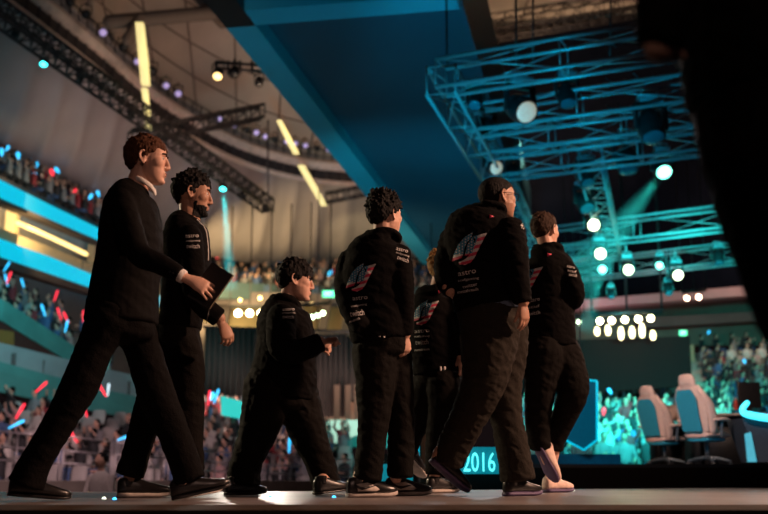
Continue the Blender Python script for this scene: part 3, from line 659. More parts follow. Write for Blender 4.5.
# roof ribs (structure lines between panels)
for k in range(6, 90, 6):
    t = k/96; fa = t*(len(RB)-1); fb = t*(len(UPP)-1); a = RB[int(fa)].copy(); c = UPP[int(fb)].copy()
    b = BM(); tube(b, [((a.lerp(c, s)+Vector((0, 0, 1.5*math.sin(math.pi*s)-.06))), .05, .05) for s in (0, .2, .4, .6, .8, 1)], n=6, sub=2); prop(obj('trim_10', b, M_line), kind='structure')
for s in (.1, .2, .32, .46, .62):
    b = BM(); q = []
    for k in range(0, 97, 3):
        t = k/96; fa = t*(len(RB)-1); fb = t*(len(UPP)-1); a = RB[int(fa)].lerp(RB[min(int(fa)+1, len(RB)-1)], fa % 1); c = UPP[int(fb)].lerp(UPP[min(int(fb)+1, len(UPP)-1)], fb % 1); q.append((a.lerp(c, s)+Vector((0, 0, 1.5*math.sin(math.pi*s)-.06)), .045, .045))
    tube(b, q, n=6, sub=1); prop(obj('trim_11', b, M_line), kind='structure')
# catwalk ring with lamps
M_ring = mat('ring_paint', (.72, .60, .56), .6, scale=3); M_dark = mat('dark_paint', (.035, .03, .035), .6)
b = BM()
for dz, r in ((0, .30), (-1.0, .16)): tube(b, [(p+Vector((0, 0, dz)), r, r) for p in RS], n=8, sub=1, mi=0)
tube(b, [(p+Vector((.0, .35, -.45)), .30, .05) for p in RS], n=8, sub=1, mi=1, depth=Vector((0, 1, 0)))
for i in range(0, len(RS), 1): cyl(b, RS[i]+Vector((0, 0, -.9)), RS[i]+Vector((0, 0, 0)), .06, 6, mi=1)
for i in range(0, len(RS)-1): cyl(b, RS[i]+Vector((0, .1, .0)), RS[i]+Vector((0, .1, 1.0)), .035, 6, mi=1)
tube(b, [(p+Vector((0, .1, 1.0)), .04, .04) for p in RS], n=6, sub=1, mi=1); tube(b, [(p+Vector((0, .1, .6)), .03, .03) for p in RS], n=6, sub=1, mi=1)
prop(obj('catwalk_ring', b, [M_ring, M_dark]), 'long curved lighting catwalk sweeping under the roof at left', 'catwalk')
M_par = mat('lilac_lens', (.5, .45, .7), .15, emit=(.55, .42, .85), es=.55, sample=False)
RL = [(70, 2, 4.2, 0), (86, 14, 4.5, 0), (103, 32, 4.2, 1), (123, 47, 4.5, 0), (137, 61, 3.6, 1), (152, 71, 4.5, 0), (166, 85, 3.6, 1), (178, 93, 3.8, 1), (219, 118, 3, 1), (234, 124, 3, 1), (247, 130, 3, 0), (256, 132, 3.2, 1), (265, 136, 3, 1), (275, 139, 2.8, 0), (286, 141, 2.8, 1), (295, 143, 2.8, 1), (305, 145, 2.8, 1), (317, 148, 2.6, 0), (328, 149, 2.6, 1)]
ORD = ['first', 'second', 'third', 'fourth', 'fifth', 'sixth', 'seventh', 'eighth', 'ninth', 'tenth', 'eleventh', 'twelfth', 'thirteenth', 'fourteenth', 'fifteenth', 'sixteenth', 'seventeenth', 'eighteenth', 'nineteenth', 'twentieth']
def parcan(px, py, Y, r, lens, label, aim=Vector((.2, -.6, -.75)), group=None, tilt=0):
    c = P(px, py, Y); k = mpp(c)*r; a = Vector(aim).normalized(); e = empty('par_light', c, label, 'light', group)
    b = BM(); tube(b, [(c-a*k*1.6, .55*k, .55*k), (c-a*k*.9, .95*k, .95*k), (c+a*k*.55, 1.0*k, 1.0*k), (c+a*k*.9, 1.08*k, 1.08*k)], n=14, cap=(.6, 0), sub=2); obj('housing', b, M_blk, e)
    b = BM(); ell(b, c+a*k*.85, (k*.92, k*.92, k*.3), a.to_track_quat('Z', 'Y').to_matrix(), u=14, v=8); obj('lens', b, lens, e)
    s = a.cross(Vector((0, 0, 1))).normalized(); b = BM(); t = c+Vector((0, 0, k*2.1))
    for q in (-1, 1): cyl(b, c+s*q*k*1.15, t+s*q*k*1.15, k*.12, 6)
    cyl(b, t-s*k*1.15, t+s*k*1.15, k*.12, 6); cyl(b, t, t+Vector((0, 0, k*.7)), k*.22, 8); obj('yoke', b, M_blk, e); return e
for i, (px, py, r, l) in enumerate(RL):
    Y = G(px, py+8, 18).y; parcan(px, py, Y, r, M_par if l else M_blk, '%s lamp on curved catwalk from near end, %s' % (ORD[i], 'lilac' if l else 'dark'), aim=(.25, -.8, -.5))
# yellow lit strips of roof fabric, their light put in as emission
M_litfab = mat('yellow_lit_fabric', (.9, .8, .4), .5, emit=(1, .82, .34), es=.85, sample=False, scale=3)
def streak(pts, wpx, label):
    b = BM(); L = [P(x-w2/2, y, Y) for (x, y, Y), w2 in zip(pts, wpx)]; Rr = [P(x+w2/2, y, Y) for (x, y, Y), w2 in zip(pts, wpx)]
    prism(b, L+Rr[::-1], Vector((0, .25, 0))); prop(obj('lit_fabric_streak', b, M_litfab, smooth=False), label, 'light')
streak([(139, 22, 38), (143, 60, 38.5), (145, 84, 39)], [8, 9, 8], 'yellow glowing slit in the roof above the suited man\'s head, above the ring'); streak([(144, 88, 42), (147, 112, 42.5), (148, 128, 43)], [6, 5, 5], 'yellow glowing slit below the ring near the suited man\'s head')
streak([(279, 120, 50), (289, 140, 51), (296, 153, 52)], [5, 6, 6], 'slanting yellow slit of lit fabric above the ring near the blue box'); streak([(301, 165, 54), (312, 184, 55), (324, 205, 56)], [7, 7, 6], 'slanting yellow slit of lit fabric below the ring left of the spiky hair')
# ---- lattice trusses ----
def truss(name, a, c, w_, m, label, group=None, tr=.035, bay=None, thin=.55, up=Vector((0, 0, 1))):
    a, c = Vector(a), Vector(c); d = (c-a); L = d.length; d.normalize(); s = d.cross(up).normalized()*w_/2; u = up.normalized()*w_/2
    b = BM(); cs = [s+u, s-u, -s-u, -s+u]
    for q in cs: cyl(b, a+q, c+q, tr, 8)
    n = max(2, int(L/(bay or w_*1.1)))
    for i in range(n+1):
        p = a+d*L*i/n
        for j in range(4): cyl(b, p+cs[j], p+cs[(j+1) % 4], tr*thin, 5)
        if i < n:
            p2 = a+d*L*(i+1)/n
            for j in range(4): cyl(b, p+cs[j], p2+cs[(j+1) % 4] if i % 2 else p2+cs[j] + (cs[(j+1) % 4]-cs[j]), tr*thin*.9, 5)
    return prop(obj(name, b, m), label, 'truss', group)
M_dtr = mat('dark_truss', (.035, .028, .028), .5, .3)
truss('lighting_truss', P(-60, -30, 30), P(268, 206, 52), .62, M_dtr, 'long dark straight truss crossing the fabric at upper left', tr=.06)
truss('lighting_truss', P(130, 138, 43), P(262, 112, 46), .6, M_dtr, 'short dark truss crossing the ring above the two leftmost heads', tr=.06)
truss('lighting_truss', P(326, 198, 55), P(372, 189, 55), .5, M_dtr, 'small dark truss left of the blue box near the spiky hair', tr=.05)
truss('lighting_truss', P(465, 30, 50), P(660, -2, 50), .9, M_dtr, 'dark roof truss seen above the black backdrop', tr=.05)
truss('lighting_truss', P(466, 40, 49), P(660, 8, 49), .5, M_dtr, 'dark catwalk rail truss just above the backdrop edge', tr=.05)
M_cyanlens = mat('cyan_lens', (.1, .9, .9), .3, emit=(.05, .95, .95), es=7)
for i, (px, py, Y, l) in enumerate(((15, 33, 35, 0), (44, 62, 37, 1), (80, 77, 40, 0), (131, 114, 43, 0), (211, 172, 48, 0), (223, 187, 49, 1), (243, 195, 50, 0), (266, 208, 52, 0))):
    parcan(px, py, Y, 3.8 if i < 4 else 3.2, M_cyanlens if l else M_blk, '%s lamp on the long dark truss at left, %s' % (ORD[i], 'lit cyan' if l else 'unlit'), aim=(.1, -.5, -.85))
for i, (px, py) in enumerate(((218, 74), (234, 72), (259, 82))): parcan(px, py, 36, 5 if i < 2 else 4, M_dim if i == 0 else M_blk, ('lamp with a small yellow glow', 'dark lamp', 'dark lamp farthest right')[i]+' in the roof cluster left of the blue box', aim=(0, -.6, -.8))
b = BM()
for x0, y0, x1, y1 in ((215, 62, 270, 66), (215, 68, 268, 72)): cyl(b, P(x0, y0, 36), P(x1, y1, 36), .06, 6)
for x in (216, 228, 240, 252, 264): cyl(b, P(x, 61, 36), P(x, 74, 36), .05, 6)
prop(obj('lamp_bar', b, M_dtr), 'dark pipe bar carrying the lamp cluster left of the blue box', 'bar')
b = BM(); cyl(b, P(268, 120, 48), P(268, 204, 48), .04, 6); prop(obj('hanging_cable', b, M_dtr), 'thin dark cable hanging from the ring to the long truss end', 'cable')
# big roof beam at top left
b = BM(); a, c = P(110, 22, 41), P(300, 5, 42); tube(b, [(a, .30, .30), (c, .30, .30)], n=10, sub=1); tube(b, [(P(140, 18, 41), .25, .25), (P(128, 40, 41), .25, .25)], n=8, sub=1); tube(b, [(P(190, -10, 42), .2, .2), (P(222, 24, 42), .2, .2)], n=8, sub=1); prop(obj('trim_12', b, M_line), kind='structure')
# ---- the hanging blue box ----
HB_ = 10.0
M_bx1 = mat('box_blue_frame', (.03, .40, .50), .55, scale=.3, var=.08); M_bx2 = mat('box_blue_panel', (.01, .09, .135), .5, scale=.2, var=.15)
c0 = G(226, 28, HB_); c1 = G(421, 262, HB_); i0 = G(254, 23.5, HB_); 
ax = (c1-c0).normalized(); r0_ = G(457, 0, HB_); wid = (r0_-c0).dot(Vector((ax.y, -ax.x, 0))); lat = Vector((ax.y, -ax.x, 0)); Lb = (c1-c0).length
fw = (i0-c0).dot(lat)
root = empty('hanging_box', c0+ax*Lb/2+lat*wid/2, 'huge blue-lit box hanging over the stage, framed on its underside', 'hanging box')
n0 = c0-ax*3.2
b = BM(); zt = Vector((0, 0, 3.0))
o1 = [n0, n0+lat*wid, c1+lat*wid, c1]
prism(b, [p+Vector((0, 0, .4)) for p in o1], zt); obj('panel', b, M_bx2, root, smooth=False)
def strip(p, q, wv, m, nm='frame_strip', z=.4):
    b = BM(); prism(b, [p, q, q+wv, p+wv], Vector((0, 0, z))); return obj(nm, b, m, root, smooth=False)
strip(c0, c1, lat*fw, M_bx1); 
s0 = G(330, 8.5, HB_)
strip(c0+lat*fw-ax*(fw*1.15), c0+lat*wid-ax*(fw*1.15), ax*(fw*1.15), M_bx1)
strip(n0, c0, lat*fw, M_blk, 'corner_block', .39)
strip(c1, c1+lat*wid, ax*.6, M_bx1, 'end_strip')
# ---- right truss rig ----
M_tr = mat('rig_aluminium', (.40, .42, .45), .4, .4)
ZT = 7.0
def gp(px, py, z=ZT): return G(px, py, z)
TR = [((441, 78), (700, 36), 'front truss of the rig nearest the camera'), ((441, 80), (492, 168), 'left edge truss of the rig beside the blue box'),
      ((470, 122), (700, 90), 'second cross truss of the rig'), ((484, 145), (700, 116), 'third cross truss of the rig'), ((494, 168), (720, 138), 'rear cross truss of the upper rig'),
      ((494, 168), (540, 262), 'long truss running back behind the biggest player'), ((590, 160), (612, 252), 'truss carrying the column of bright lamps')]
for a, c, lb in TR: truss('rig_truss', gp(*a), gp(*c), .52, M_tr, lb, 'stage rig trusses', tr=.038, bay=1.5, thin=.4)
for a, c, lb in (((548, 240), (735, 217), 'far rig truss behind the lamps'), ((548, 275), (745, 252), 'lower far rig truss behind the lamps')): truss('rig_truss', gp(*a), gp(*c), .62, M_tr, lb, 'stage rig trusses', tr=.036, bay=2.0, thin=.4)
truss('rig_truss', P(535, 258, 34), P(590, 250, 34), .5, M_tr, 'short far truss right of the folded arms', 'stage rig trusses', tr=.035)
for (x0, y0, x1, y1, Y), lb in zip(((447, 72, 446, -60, 18.5), (516, 66, 516, -20, 19), (533, 62, 533, -20, 19), (610, 60, 611, -20, 20)), ('at its left corner', 'left of the pair over the front truss', 'right of the pair over the front truss', 'near the dark figure')):
    b = BM(); cyl(b, P(x0, y0, Y), P(x1, y1, Y), .02, 6); prop(obj('hoist_chain', b, M_dtr), 'thin hoist chain holding the stage rig '+lb, 'chain')
M_lw = mat('white_beam_lens', (1, 1, .8), .3, emit=(.92, 1, .55), es=6); M_lt = mat('teal_beam_lens', (.3, 1, .8), .3, emit=(.22, 1, .74), es=5); M_lp = mat('pale_lens', (.7, .6, .5), .3, emit=(1, .85, .6), es=.3); M_ld = mat('dark_lens', (.05, .12, .16), .1)
def mover(px, py, Y, r, lens, aim, label):
    """moving head: base on the truss, yoke, tilting head with lens"""
    c = P(px, py, Y); k = mpp(c)*r*(1.15 if py < 215 else 1); a = Vector(aim).normalized(); e = empty('moving_head', c, label, 'stage light', 'moving head lights of the stage rig')
    s = a.cross(Vector((0, 0, 1))); s = s.normalized() if s.length > .1 else Vector((1, 0, 0))
    b = BM(); tube(b, [(c-a*k*1.0, .62*k, .62*k), (c-a*k*.6, .92*k, .92*k), (c+a*k*.3, 1.0*k, 1.0*k), (c+a*k*.95, .86*k, .86*k), (c+a*k*1.05, .9*k, .9*k)], n=16, cap=(.8, 0), sub=2); obj('head', b, M_blkp, e)
    b = BM(); ell(b, c+a*k*1.05, (k*.80, k*.80, k*.2), a.to_track_quat('Z', 'Y').to_matrix(), u=16, v=8); obj('lens', b, lens, e)
    t = c+Vector((0, 0, 1.55*k)); b = BM()
    for q in (-1, 1): box(b, c+s*q*k*1.12+Vector((0, 0, .65*k)), (.24*k, .5*k, 1.9*k), Matrix.Rotation(math.atan2(s.y, s.x), 3, 'Z'), bev=.04*k)
    box(b, t, (2.5*k, .6*k, .25*k), Matrix.Rotation(math.atan2(s.y, s.x), 3, 'Z'), bev=.04*k); obj('yoke', b, M_blkp, e)
    b = BM(); box(b, t+Vector((0, 0, .45*k)), (1.7*k, 1.3*k, .6*k), Matrix.Rotation(math.atan2(s.y, s.x), 3, 'Z'), bev=.08*k); obj('base', b, mat('fixture_base', (.25, .28, .32), .4), e)
    b = BM()
    for q in (-1, 1): cyl(b, t+s*q*.6*k+Vector((0, 0, .7*k)), t+s*q*.6*k+Vector((0, 0, 1.2*k)), .1*k, 6)
    if t.z+1.2*k < 6.7: cyl(b, t+Vector((0, 0, 1.2*k)), Vector((t.x, t.y, 6.78)), .12*k, 6)
    cyl(b, t-s*.65*k+Vector((0, 0, 1.2*k)), t+s*.65*k+Vector((0, 0, 1.2*k)), .1*k, 6)
    obj('clamp', b, M_alu, e); return c, a
MV = [(476, 100, 19, 7, M_ld, (-.2, -.5, -.8), 'at the front left corner of the rig'), (520, 108, 19, 12, M_lp, (.35, -.75, -.55), 'largest of all, tilted with a pale lens'),
      (567, 95, 19.5, 9, M_ld, (.05, -.3, -.9), 'blue edged, hanging under the front truss'), (487, 128, 21, 9, M_ld, (.5, -.5, -.7), 'swung sideways on the left edge truss'),
      (492, 166, 23, 7.5, M_lp, (.4, -.8, -.45), 'with a pale lens just above the cropped head'), (512, 170, 24, 6, M_ld, (-.3, -.5, -.8), 'small and dark right of the cropped head'),
      (651, 126, 19, 12, M_ld, (.05, -.35, -.9), 'long barrelled beside the dark figure'), (627, 160, 23, 10, M_ld, (0, -.3, -.95), 'wide drum shaped, below the rear cross truss'),
      (662, 168, 23, 8, M_lt, (.0, -.75, -.66), 'glowing teal, throwing a beam to lower left'), (586, 176, 24, 8, M_ld, (.1, -.4, -.9), 'topmost of the column of lamps'), (584, 202, 26, 8, M_ld, (.2, -.5, -.8), 'second of the column, unlit'),
      (592, 224, 28, 7.2, M_lw, (.05, -.93, -.36), 'upper glaring white one of the column'), (599, 253, 30, 6.8, M_lw, (.0, -.95, -.3), 'lower glaring white one of the column'),
      (603, 268, 31, 5.2, M_lt, (-.3, -.85, -.42), 'small teal one below the glaring column'), (627, 269, 31, 6.2, M_lw, (.0, -.95, -.3), 'white, third in the low row'), (660, 264, 32, 4.6, M_lt, (-.35, -.8, -.5), 'teal, fourth in the low row'),
      (676, 274, 32, 6.2, M_lw, (.05, -.93, -.36), 'white, last in the low row'), (718, 258, 32, 6, M_ld, (0, -.4, -.9), 'dark, beside the dark figure on the far truss'), (668, 290, 33, 4.5, M_ld, (0, -.5, -.8), 'lowest dark one over the pink beam'),
      (611, 294, 33, 4, M_ld, (0, -.5, -.8), 'small dark one under the low row'), (684, 60, 20, 9, M_ld, (0, -.6, -.8), 'dark one behind the hand of the dark figure')]
for px, py, Y, r, l, a, lb in MV: mover(px, py, Y, r, l, a, 'moving head stage light, '+lb)
rnd = random.Random(3)
for i in range(18):
    x = rnd.uniform(470, 660); rw = rnd.choice((-55, -20, 8, 32, 52)); y = 118-.15*(x-470)+rw; Y = 19+(y-40)*.045; p = P(x, y, Y); q = P(x+rnd.uniform(8, 26), y+rnd.uniform(-6, 2), Y+.4)
    b = BM(); tube(b, [(p, .018, .018), (p.lerp(q, .5)-Vector((0, 0, rnd.uniform(.08, .25))), .018, .018), (q, .018, .018)], n=6, sub=4)
    prop(obj('rig_cable', b, M_dark), 'black cable loop drooping from the stage rig, %s row' % {-55: 'front upper', -20: 'front lower', 8: 'second', 32: 'third', 52: 'rear'}[rw]+', near %s' % ('its left end' if x < 500 else 'the big pale lamp' if x < 540 else 'middle' if x < 565 else 'the tall drum lamp' if x < 590 else 'right middle' if x < 625 else 'the dark figure'), 'cable', 'cable loops of the stage rig')
# ---- beams in the haze ----
def beam(px, py, Y, px2, py2, Y2, r0, r1, col, dens, power, label):
    a, c = P(px, py, Y), P(px2, py2, Y2); d = (c-a).normalized(); k0, k1 = mpp(a)*r0, mpp(c)*r1
    b = BM(); cyl(b, a+d*k0*1.5, c, k0, 24, k1)
    m = bpy.data.materials.new('haze'); m.use_nodes = True; nt = m.node_tree; nt.nodes.remove(nt.nodes['Principled BSDF']); v = nt.nodes.new('ShaderNodeVolumeScatter')
    v.inputs['Color'].default_value = (.9, .9, .9, 1); v.inputs['Density'].default_value = dens; nt.links.new(v.outputs[0], nt.nodes['Material Output'].inputs['Volume'])
    prop(obj('light_beam_haze', b, m), label, 'haze', None, 'stuff')
    ang = 2*math.degrees(math.atan2(k1-k0, (c-a).length))+2.5
    light('SPOT', 'beam_lamp', a+d*k0*1.3, c, power, col, k0*.6, ang, .35)
beam(223.5, 190, 48.6, 231, 290, 47.5, 3, 9, (.02, .85, .85), .12, 16000, 'cyan beam of haze falling from lit lamp behind the bearded player')
beam(661, 174, 22.4, 575, 285, 27, 5, 24, (.03, .75, .65), .05, 2600, 'teal beam of haze falling from the glowing teal stage light')
beam(603, 272, 30.5, 585, 330, 30, 4, 12, (.03, .9, .8), .06, 1500, 'short teal haze beam under the small teal light')
# ================= right platform: chairs, desks =================
M_gch = mat('chair_cream', (.62, .46, .42), .5, var=.06); M_gcb = mat('chair_blue_back', (.03, .30, .46), .4, var=.05); M_gbase = mat('chair_base', (.10, .12, .14), .35, .5)
def gaming_chair(px, py, Y, yaw, label, hpx):
    base = P(px, py, Y); base.z = .2; s = hpx*mpp(P(px, py, Y))/1.32
    e = empty('gaming_chair', base, label, 'chair', 'gaming chairs on the platform')
    Rz = Matrix.Translation(base) @ Matrix.Rotation(R(yaw), 4, 'Z') @ Matrix.Scale(s, 4)
    def W(x, y, z): return Rz @ Vector((x, y, z))
    def TT(b, ps, n=16, sub=4, cap=(.6, .6), dep=(0, 1, 0)): tube(b, [(W(*c), a*s, d*s) for c, a, d in ps], n=n, sub=sub, cap=cap, depth=Rz.to_3x3().normalized() @ Vector(dep))
    # x = forward; backrest leans back
    b = BM(); TT(b, [((-.20, 0, .50), .055, .22), ((-.24, 0, .66), .05, .25), ((-.28, 0, .85), .05, .27), ((-.32, 0, 1.02), .05, .25), ((-.345, 0, 1.14), .05, .16), ((-.37, 0, 1.24), .05, .15), ((-.385, 0, 1.31), .04, .12)], n=24); obj('backrest', b, M_gch, e)
    for q in (-1, 1):
        b = BM(); TT(b, [((-.12, q*.22, .50), .06, .05), ((-.15, q*.26, .68), .09, .05), ((-.22, q*.27, .88), .08, .05), ((-.30, q*.23, 1.02), .05, .05), ((-.33, q*.15, 1.14), .04, .045)]); obj('side_bolster', b, M_gch, e)
    b = BM(); pts = [(-.262, -.17, .50), (-.262, .17, .50), (-.385, .19, .98), (-.41, .12, 1.10), (-.41, -.12, 1.10), (-.385, -.19, .98)]; prism(b, [W(x-.02, y, z) for x, y, z in pts], (Rz.to_3x3() @ Vector((-.012, 0, 0)))); obj('back_shell', b, M_gcb, e, smooth=False)
    me = text_mesh('maxnomic'); me.transform(Rz @ Matrix.Translation((-.438, 0, 1.20)) @ Matrix.Rotation(-math.pi/2, 4, 'Z') @ Matrix.Rotation(R(84), 4, 'X') @ Matrix.Scale(.045, 4)); obj('lettering', me, M_print, e, smooth=False)
    b = BM(); TT(b, [((-.22, 0, .45), .05, .22), ((-.05, 0, .46), .06, .25), ((.15, 0, .465), .06, .26), ((.27, 0, .45), .045, .24)], n=20, dep=(0, 1, 0)); obj('seat', b, M_gch, e)
    b = BM(); TT(b, [((-.20, 0, .385), .03, .2), ((.2, 0, .385), .03, .2)], n=12); obj('seat_pan', b, M_gcb, e)
    for q in (-1, 1):
        b = BM(); TT(b, [((-.05, q*.31, .42), .02, .03), ((-.05, q*.33, .64), .02, .03)], n=8); ar = obj('armrest', b, M_gbase, e)
        b = BM(); TT(b, [((-.18, q*.33, .665), .022, .05), ((.0, q*.33, .675), .025, .055), ((.13, q*.31, .665), .02, .045)], n=12); obj('arm_pad', b, M_gch, ar)
    b = BM(); cyl(b, W(0, 0, .38), W(0, 0, .12), .03*s, 10); obj('gas_lift', b, M_gbase, e)
    b = BM()
    for k in range(5):
        t = k*2*math.pi/5+.3; TT(b, [((0, 0, .13), .03, .03), ((.18*math.cos(t), .18*math.sin(t), .11), .025, .025), ((.32*math.cos(t), .32*math.sin(t), .075), .018, .018)], n=8, sub=2)
    obj('star_base', b, M_gbase, e)
    for k in range(5):
        t = k*2*math.pi/5+.3; b = BM(); c = W(.32*math.cos(t), .32*math.sin(t), .03); dx = Rz.to_3x3().normalized() @ Vector((-math.sin(t), math.cos(t), 0)); cyl(b, c-dx*.025*s, c+dx*.025*s, .03*s, 12); obj('caster', b, M_blkp, e)
gaming_chair(665, 466, 17.0, 36, 'cream and blue gaming chair standing left of the larger one', 79)
gaming_chair(708, 466, 15.6, 34, 'nearer cream and blue gaming chair in front of the desk', 90)
M_desk = mat('desk_top', (.42, .38, .36), .4); M_dk = mat('desk_black', (.008, .008, .010), .6)
def desk(x0, x1, yt, Y, depth, label, cyan=False):
    a, c = P(x0, yt, Y), P(x1, yt, Y); z = a.z; e = empty('player_desk', ((a.x+c.x)/2, Y+depth/2, .2), label, 'desk')
    b = BM(); box(b, ((a.x+c.x)/2, Y+depth/2, z-.02), (c.x-a.x, depth, .04), bev=.01); obj('desk_top', b, M_desk, e)
    b = BM(); box(b, ((a.x+c.x)/2+.1, Y+depth*.6, (z+.2)/2-.02), (c.x-a.x-.2, depth*.5, z-.24)); obj('front_panel', b, M_dk, e)
    for x in (a.x+.08, c.x-.08):
        b = BM(); box(b, (x, Y+depth*.5, (z+.2)/2-.02), (.06, depth*.8, z-.24)); obj('leg', b, M_dk, e)
    return e, z
desk(694, 775, 413, 17.2, .9, 'pale topped player desk beside the nearer gaming chair'); desk(655, 690, 426, 20.5, .8, 'smaller player desk glimpsed behind the gaming chairs')
def monitor(px, py, w_, h_, Y, label, yaw=10):
    c = P(px, py, Y); k = mpp(c); e = empty('monitor', c-Vector((0, 0, h_*k/2+.12)), label, 'monitor'); Rm = Matrix.Rotation(R(yaw), 3, 'Z')
    b = BM(); box(b, c, (w_*k, .05, h_*k), Rm, bev=.008); obj('screen_back', b, M_blkp, e)
    b = BM(); cyl(b, c-Vector((0, 0, h_*k/2)), c-Vector((0, 0, h_*k/2+.12)), .03, 8); box(b, c-Vector((0, 0, h_*k/2+.115)), (.25, .2, .015)); obj('stand', b, M_blkp, e)
monitor(749, 395, 24, 26, 17.5, 'dark monitor standing on the desk beside the dark figure'); monitor(666, 418, 14, 12, 20.8, 'small pale-lit monitor behind the gaming chairs')
def bottle(px, py, Y, m, label):
    c = P(px, py, Y); k = mpp(c); e = empty('drink_bottle', c, label, 'bottle'); b = BM(); tube(b, [(c, 2.2*k, 2.2*k), (c+Vector((0, 0, 7*k)), 2.4*k, 2.4*k), (c+Vector((0, 0, 10*k)), 1.2*k, 1.2*k)], n=12, cap=(.1, .1)); obj('bottle', b, m, e)
    b = BM(); cyl(b, c+Vector((0, 0, 10.2*k)), c+Vector((0, 0, 12.5*k)), 1.3*k, 10); obj('cap', b, M_white, e)
bottle(736, 410, 17.4, mat('red_bottle', (.45, .06, .05), .3), 'red drink bottle with white cap on the desk'); 
c = P(674, 425, 19.6); b = BM(); tube(b, [(c+Vector((-.12, 0, 0)), .10, .10), (c+Vector((-.10, 0, .17)), .16, .14), (c+Vector((.05, 0, .22)), .13, .13), (c+Vector((.12, 0, .05)), .05, .08)], n=14); prop(obj('headset_bag', b, M_shoew), 'pale rounded bag on the rear desk between the gaming chairs', 'bag')
# console with bright cyan edge at the far right
e = empty('control_console', (5.55, 15.2, .2), 'dark console with glowing cyan edge cut by the right frame', 'console')
q = [P(742, 418, 15), P(800, 430, 15), P(800, 462, 15), P(758, 462, 15)]; b = BM(); prism(b, q, Vector((0, .7, 0))); obj('body', b, mat('console_body', (.03, .04, .06), .5), e, smooth=False)
M_ce = mat('cyan_edge', (.1, .7, .9), .4, emit=(.05, .72, .95), es=2.0)
b = BM(); tube(b, [(P(747, 403, 14.9), .035, .05), (P(743, 408, 14.9), .04, .05), (P(744, 413, 14.9), .045, .05), (P(755, 416, 14.9), .05, .05), (P(775, 419, 14.9), .05, .05), (P(800, 422, 14.9), .05, .05)], n=10); obj('light_edge', b, M_ce, e)
b = BM(); prism(b, [P(745, 434, 14.95), P(751, 432, 14.95), P(757, 462, 14.95), P(748, 462, 14.95)], Vector((0, .03, 0))); obj('side_light', b, mat('side_cyan', (.1, .4, .5), .4, emit=(.03, .35, .5), es=.7), e, smooth=False)
# shield-shaped banner
e = empty('shield_banner', P(580, 450, 13.5), 'dark teal shield-shaped hanging banner with a glowing edge', 'banner')
sh = [(562, 378), (597, 381), (597, 440), (584, 450), (569, 442), (562, 437)]
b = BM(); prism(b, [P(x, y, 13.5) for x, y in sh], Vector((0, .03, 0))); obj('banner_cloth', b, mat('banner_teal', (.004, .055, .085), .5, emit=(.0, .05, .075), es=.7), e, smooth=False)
M_be = mat('banner_edge', (.05, .5, .6), .4, emit=(.0, .42, .58), es=1.0)
b = BM()
for p, q in zip(sh, sh[1:]+sh[:1]): cyl(b, P(*p, 13.49), P(*q, 13.49), .014, 8)
obj('edge_light', b, M_be, e)
b = BM(); cyl(b, P(580, 379, 13.5), P(580, 300, 13.5), .008, 6); obj('cord', b, M_blk, e)
# year board
def board(x0, x1, yt, yb, Y, label):
    a, c = P(x0, yt, Y), P(x1, yb, Y); e = empty('led_board', ((a.x+c.x)/2, Y, c.z), label, 'sign')
    b = BM(); box(b, ((a.x+c.x)/2, Y+.05, (a.z+c.z)/2), (c.x-a.x, .08, a.z-c.z)); obj('board_face', b, mat('board_teal', (.0, .18, .24), .5, emit=(.0, .22, .30), es=.7), e, smooth=False)
    b = BM()
    for x in (a.x+.03, c.x-.03): box(b, (x, Y+.06, c.z/2-.001 if c.z > 0 else .01), (.03, .03, max(.02, c.z)))
    obj('foot_bar', b, M_blk, e, smooth=False); return e
e = board(452, 531, 447, 474, 9.3, 'cyan lit board at the stage back reading 2016'); board(368, 413, 464, 481, 9.2, 'plain teal lit board seen between the spiky-haired player\'s shins')
c = P(479, 462, 9.3); k = mpp(c); me = text_mesh('2016'); xs = [v.co.x for v in me.vertices]; ys = [v.co.y for v in me.vertices]
me.transform(Matrix.Translation(c+Vector((0, -.02, 0))) @ Matrix.Rotation(math.pi/2, 4, 'X') @ Matrix.Diagonal((32*k/(max(xs)-min(xs)), 19*k/(max(ys)-min(ys)), 1, 1)) @ Matrix.Translation((-(max(xs)+min(xs))/2, -(max(ys)+min(ys))/2, 0)))
obj('lettering', me, mat('cyan_letters', (.2, .9, .9), .5, emit=(.10, .95, .95), es=1.6), e, smooth=False)
# pale teal platform behind the board + brown case with cyan edge
b = BM(); box(b, (1.5, 16.5, .27), (3.0, 5.5, .16)); obj('trim_13', b, mat('teal_deck', (.02, .12, .15), .5), kind='structure', smooth=False)
b = BM(); a = P(420, 409, 9.5); c = P(448, 488, 9.5); box(b, ((a.x+c.x)/2, 9.9, (a.z)/2), (c.x-a.x, .8, a.z), bev=.01); cs = prop(obj('flight_case', b, mat('brown_case', (.085, .055, .035), .7), smooth=False), 'brown upright case standing behind the blond player\'s legs', 'case')
b = BM(); prism(b, [P(415, 424, 9.6), P(419.5, 410, 9.6), P(419.5, 466, 9.6), P(415, 466, 9.6)], Vector((0, .05, 0))); prop(obj('light_strip', b, M_be, smooth=False), 'thin upright cyan light strip at the left side of the brown case', 'light')
# ---------------- the cast (pixel joints at their own distance) ----------------
HB = dict(f=(0, 0, -1), b=(0, -1, 0))
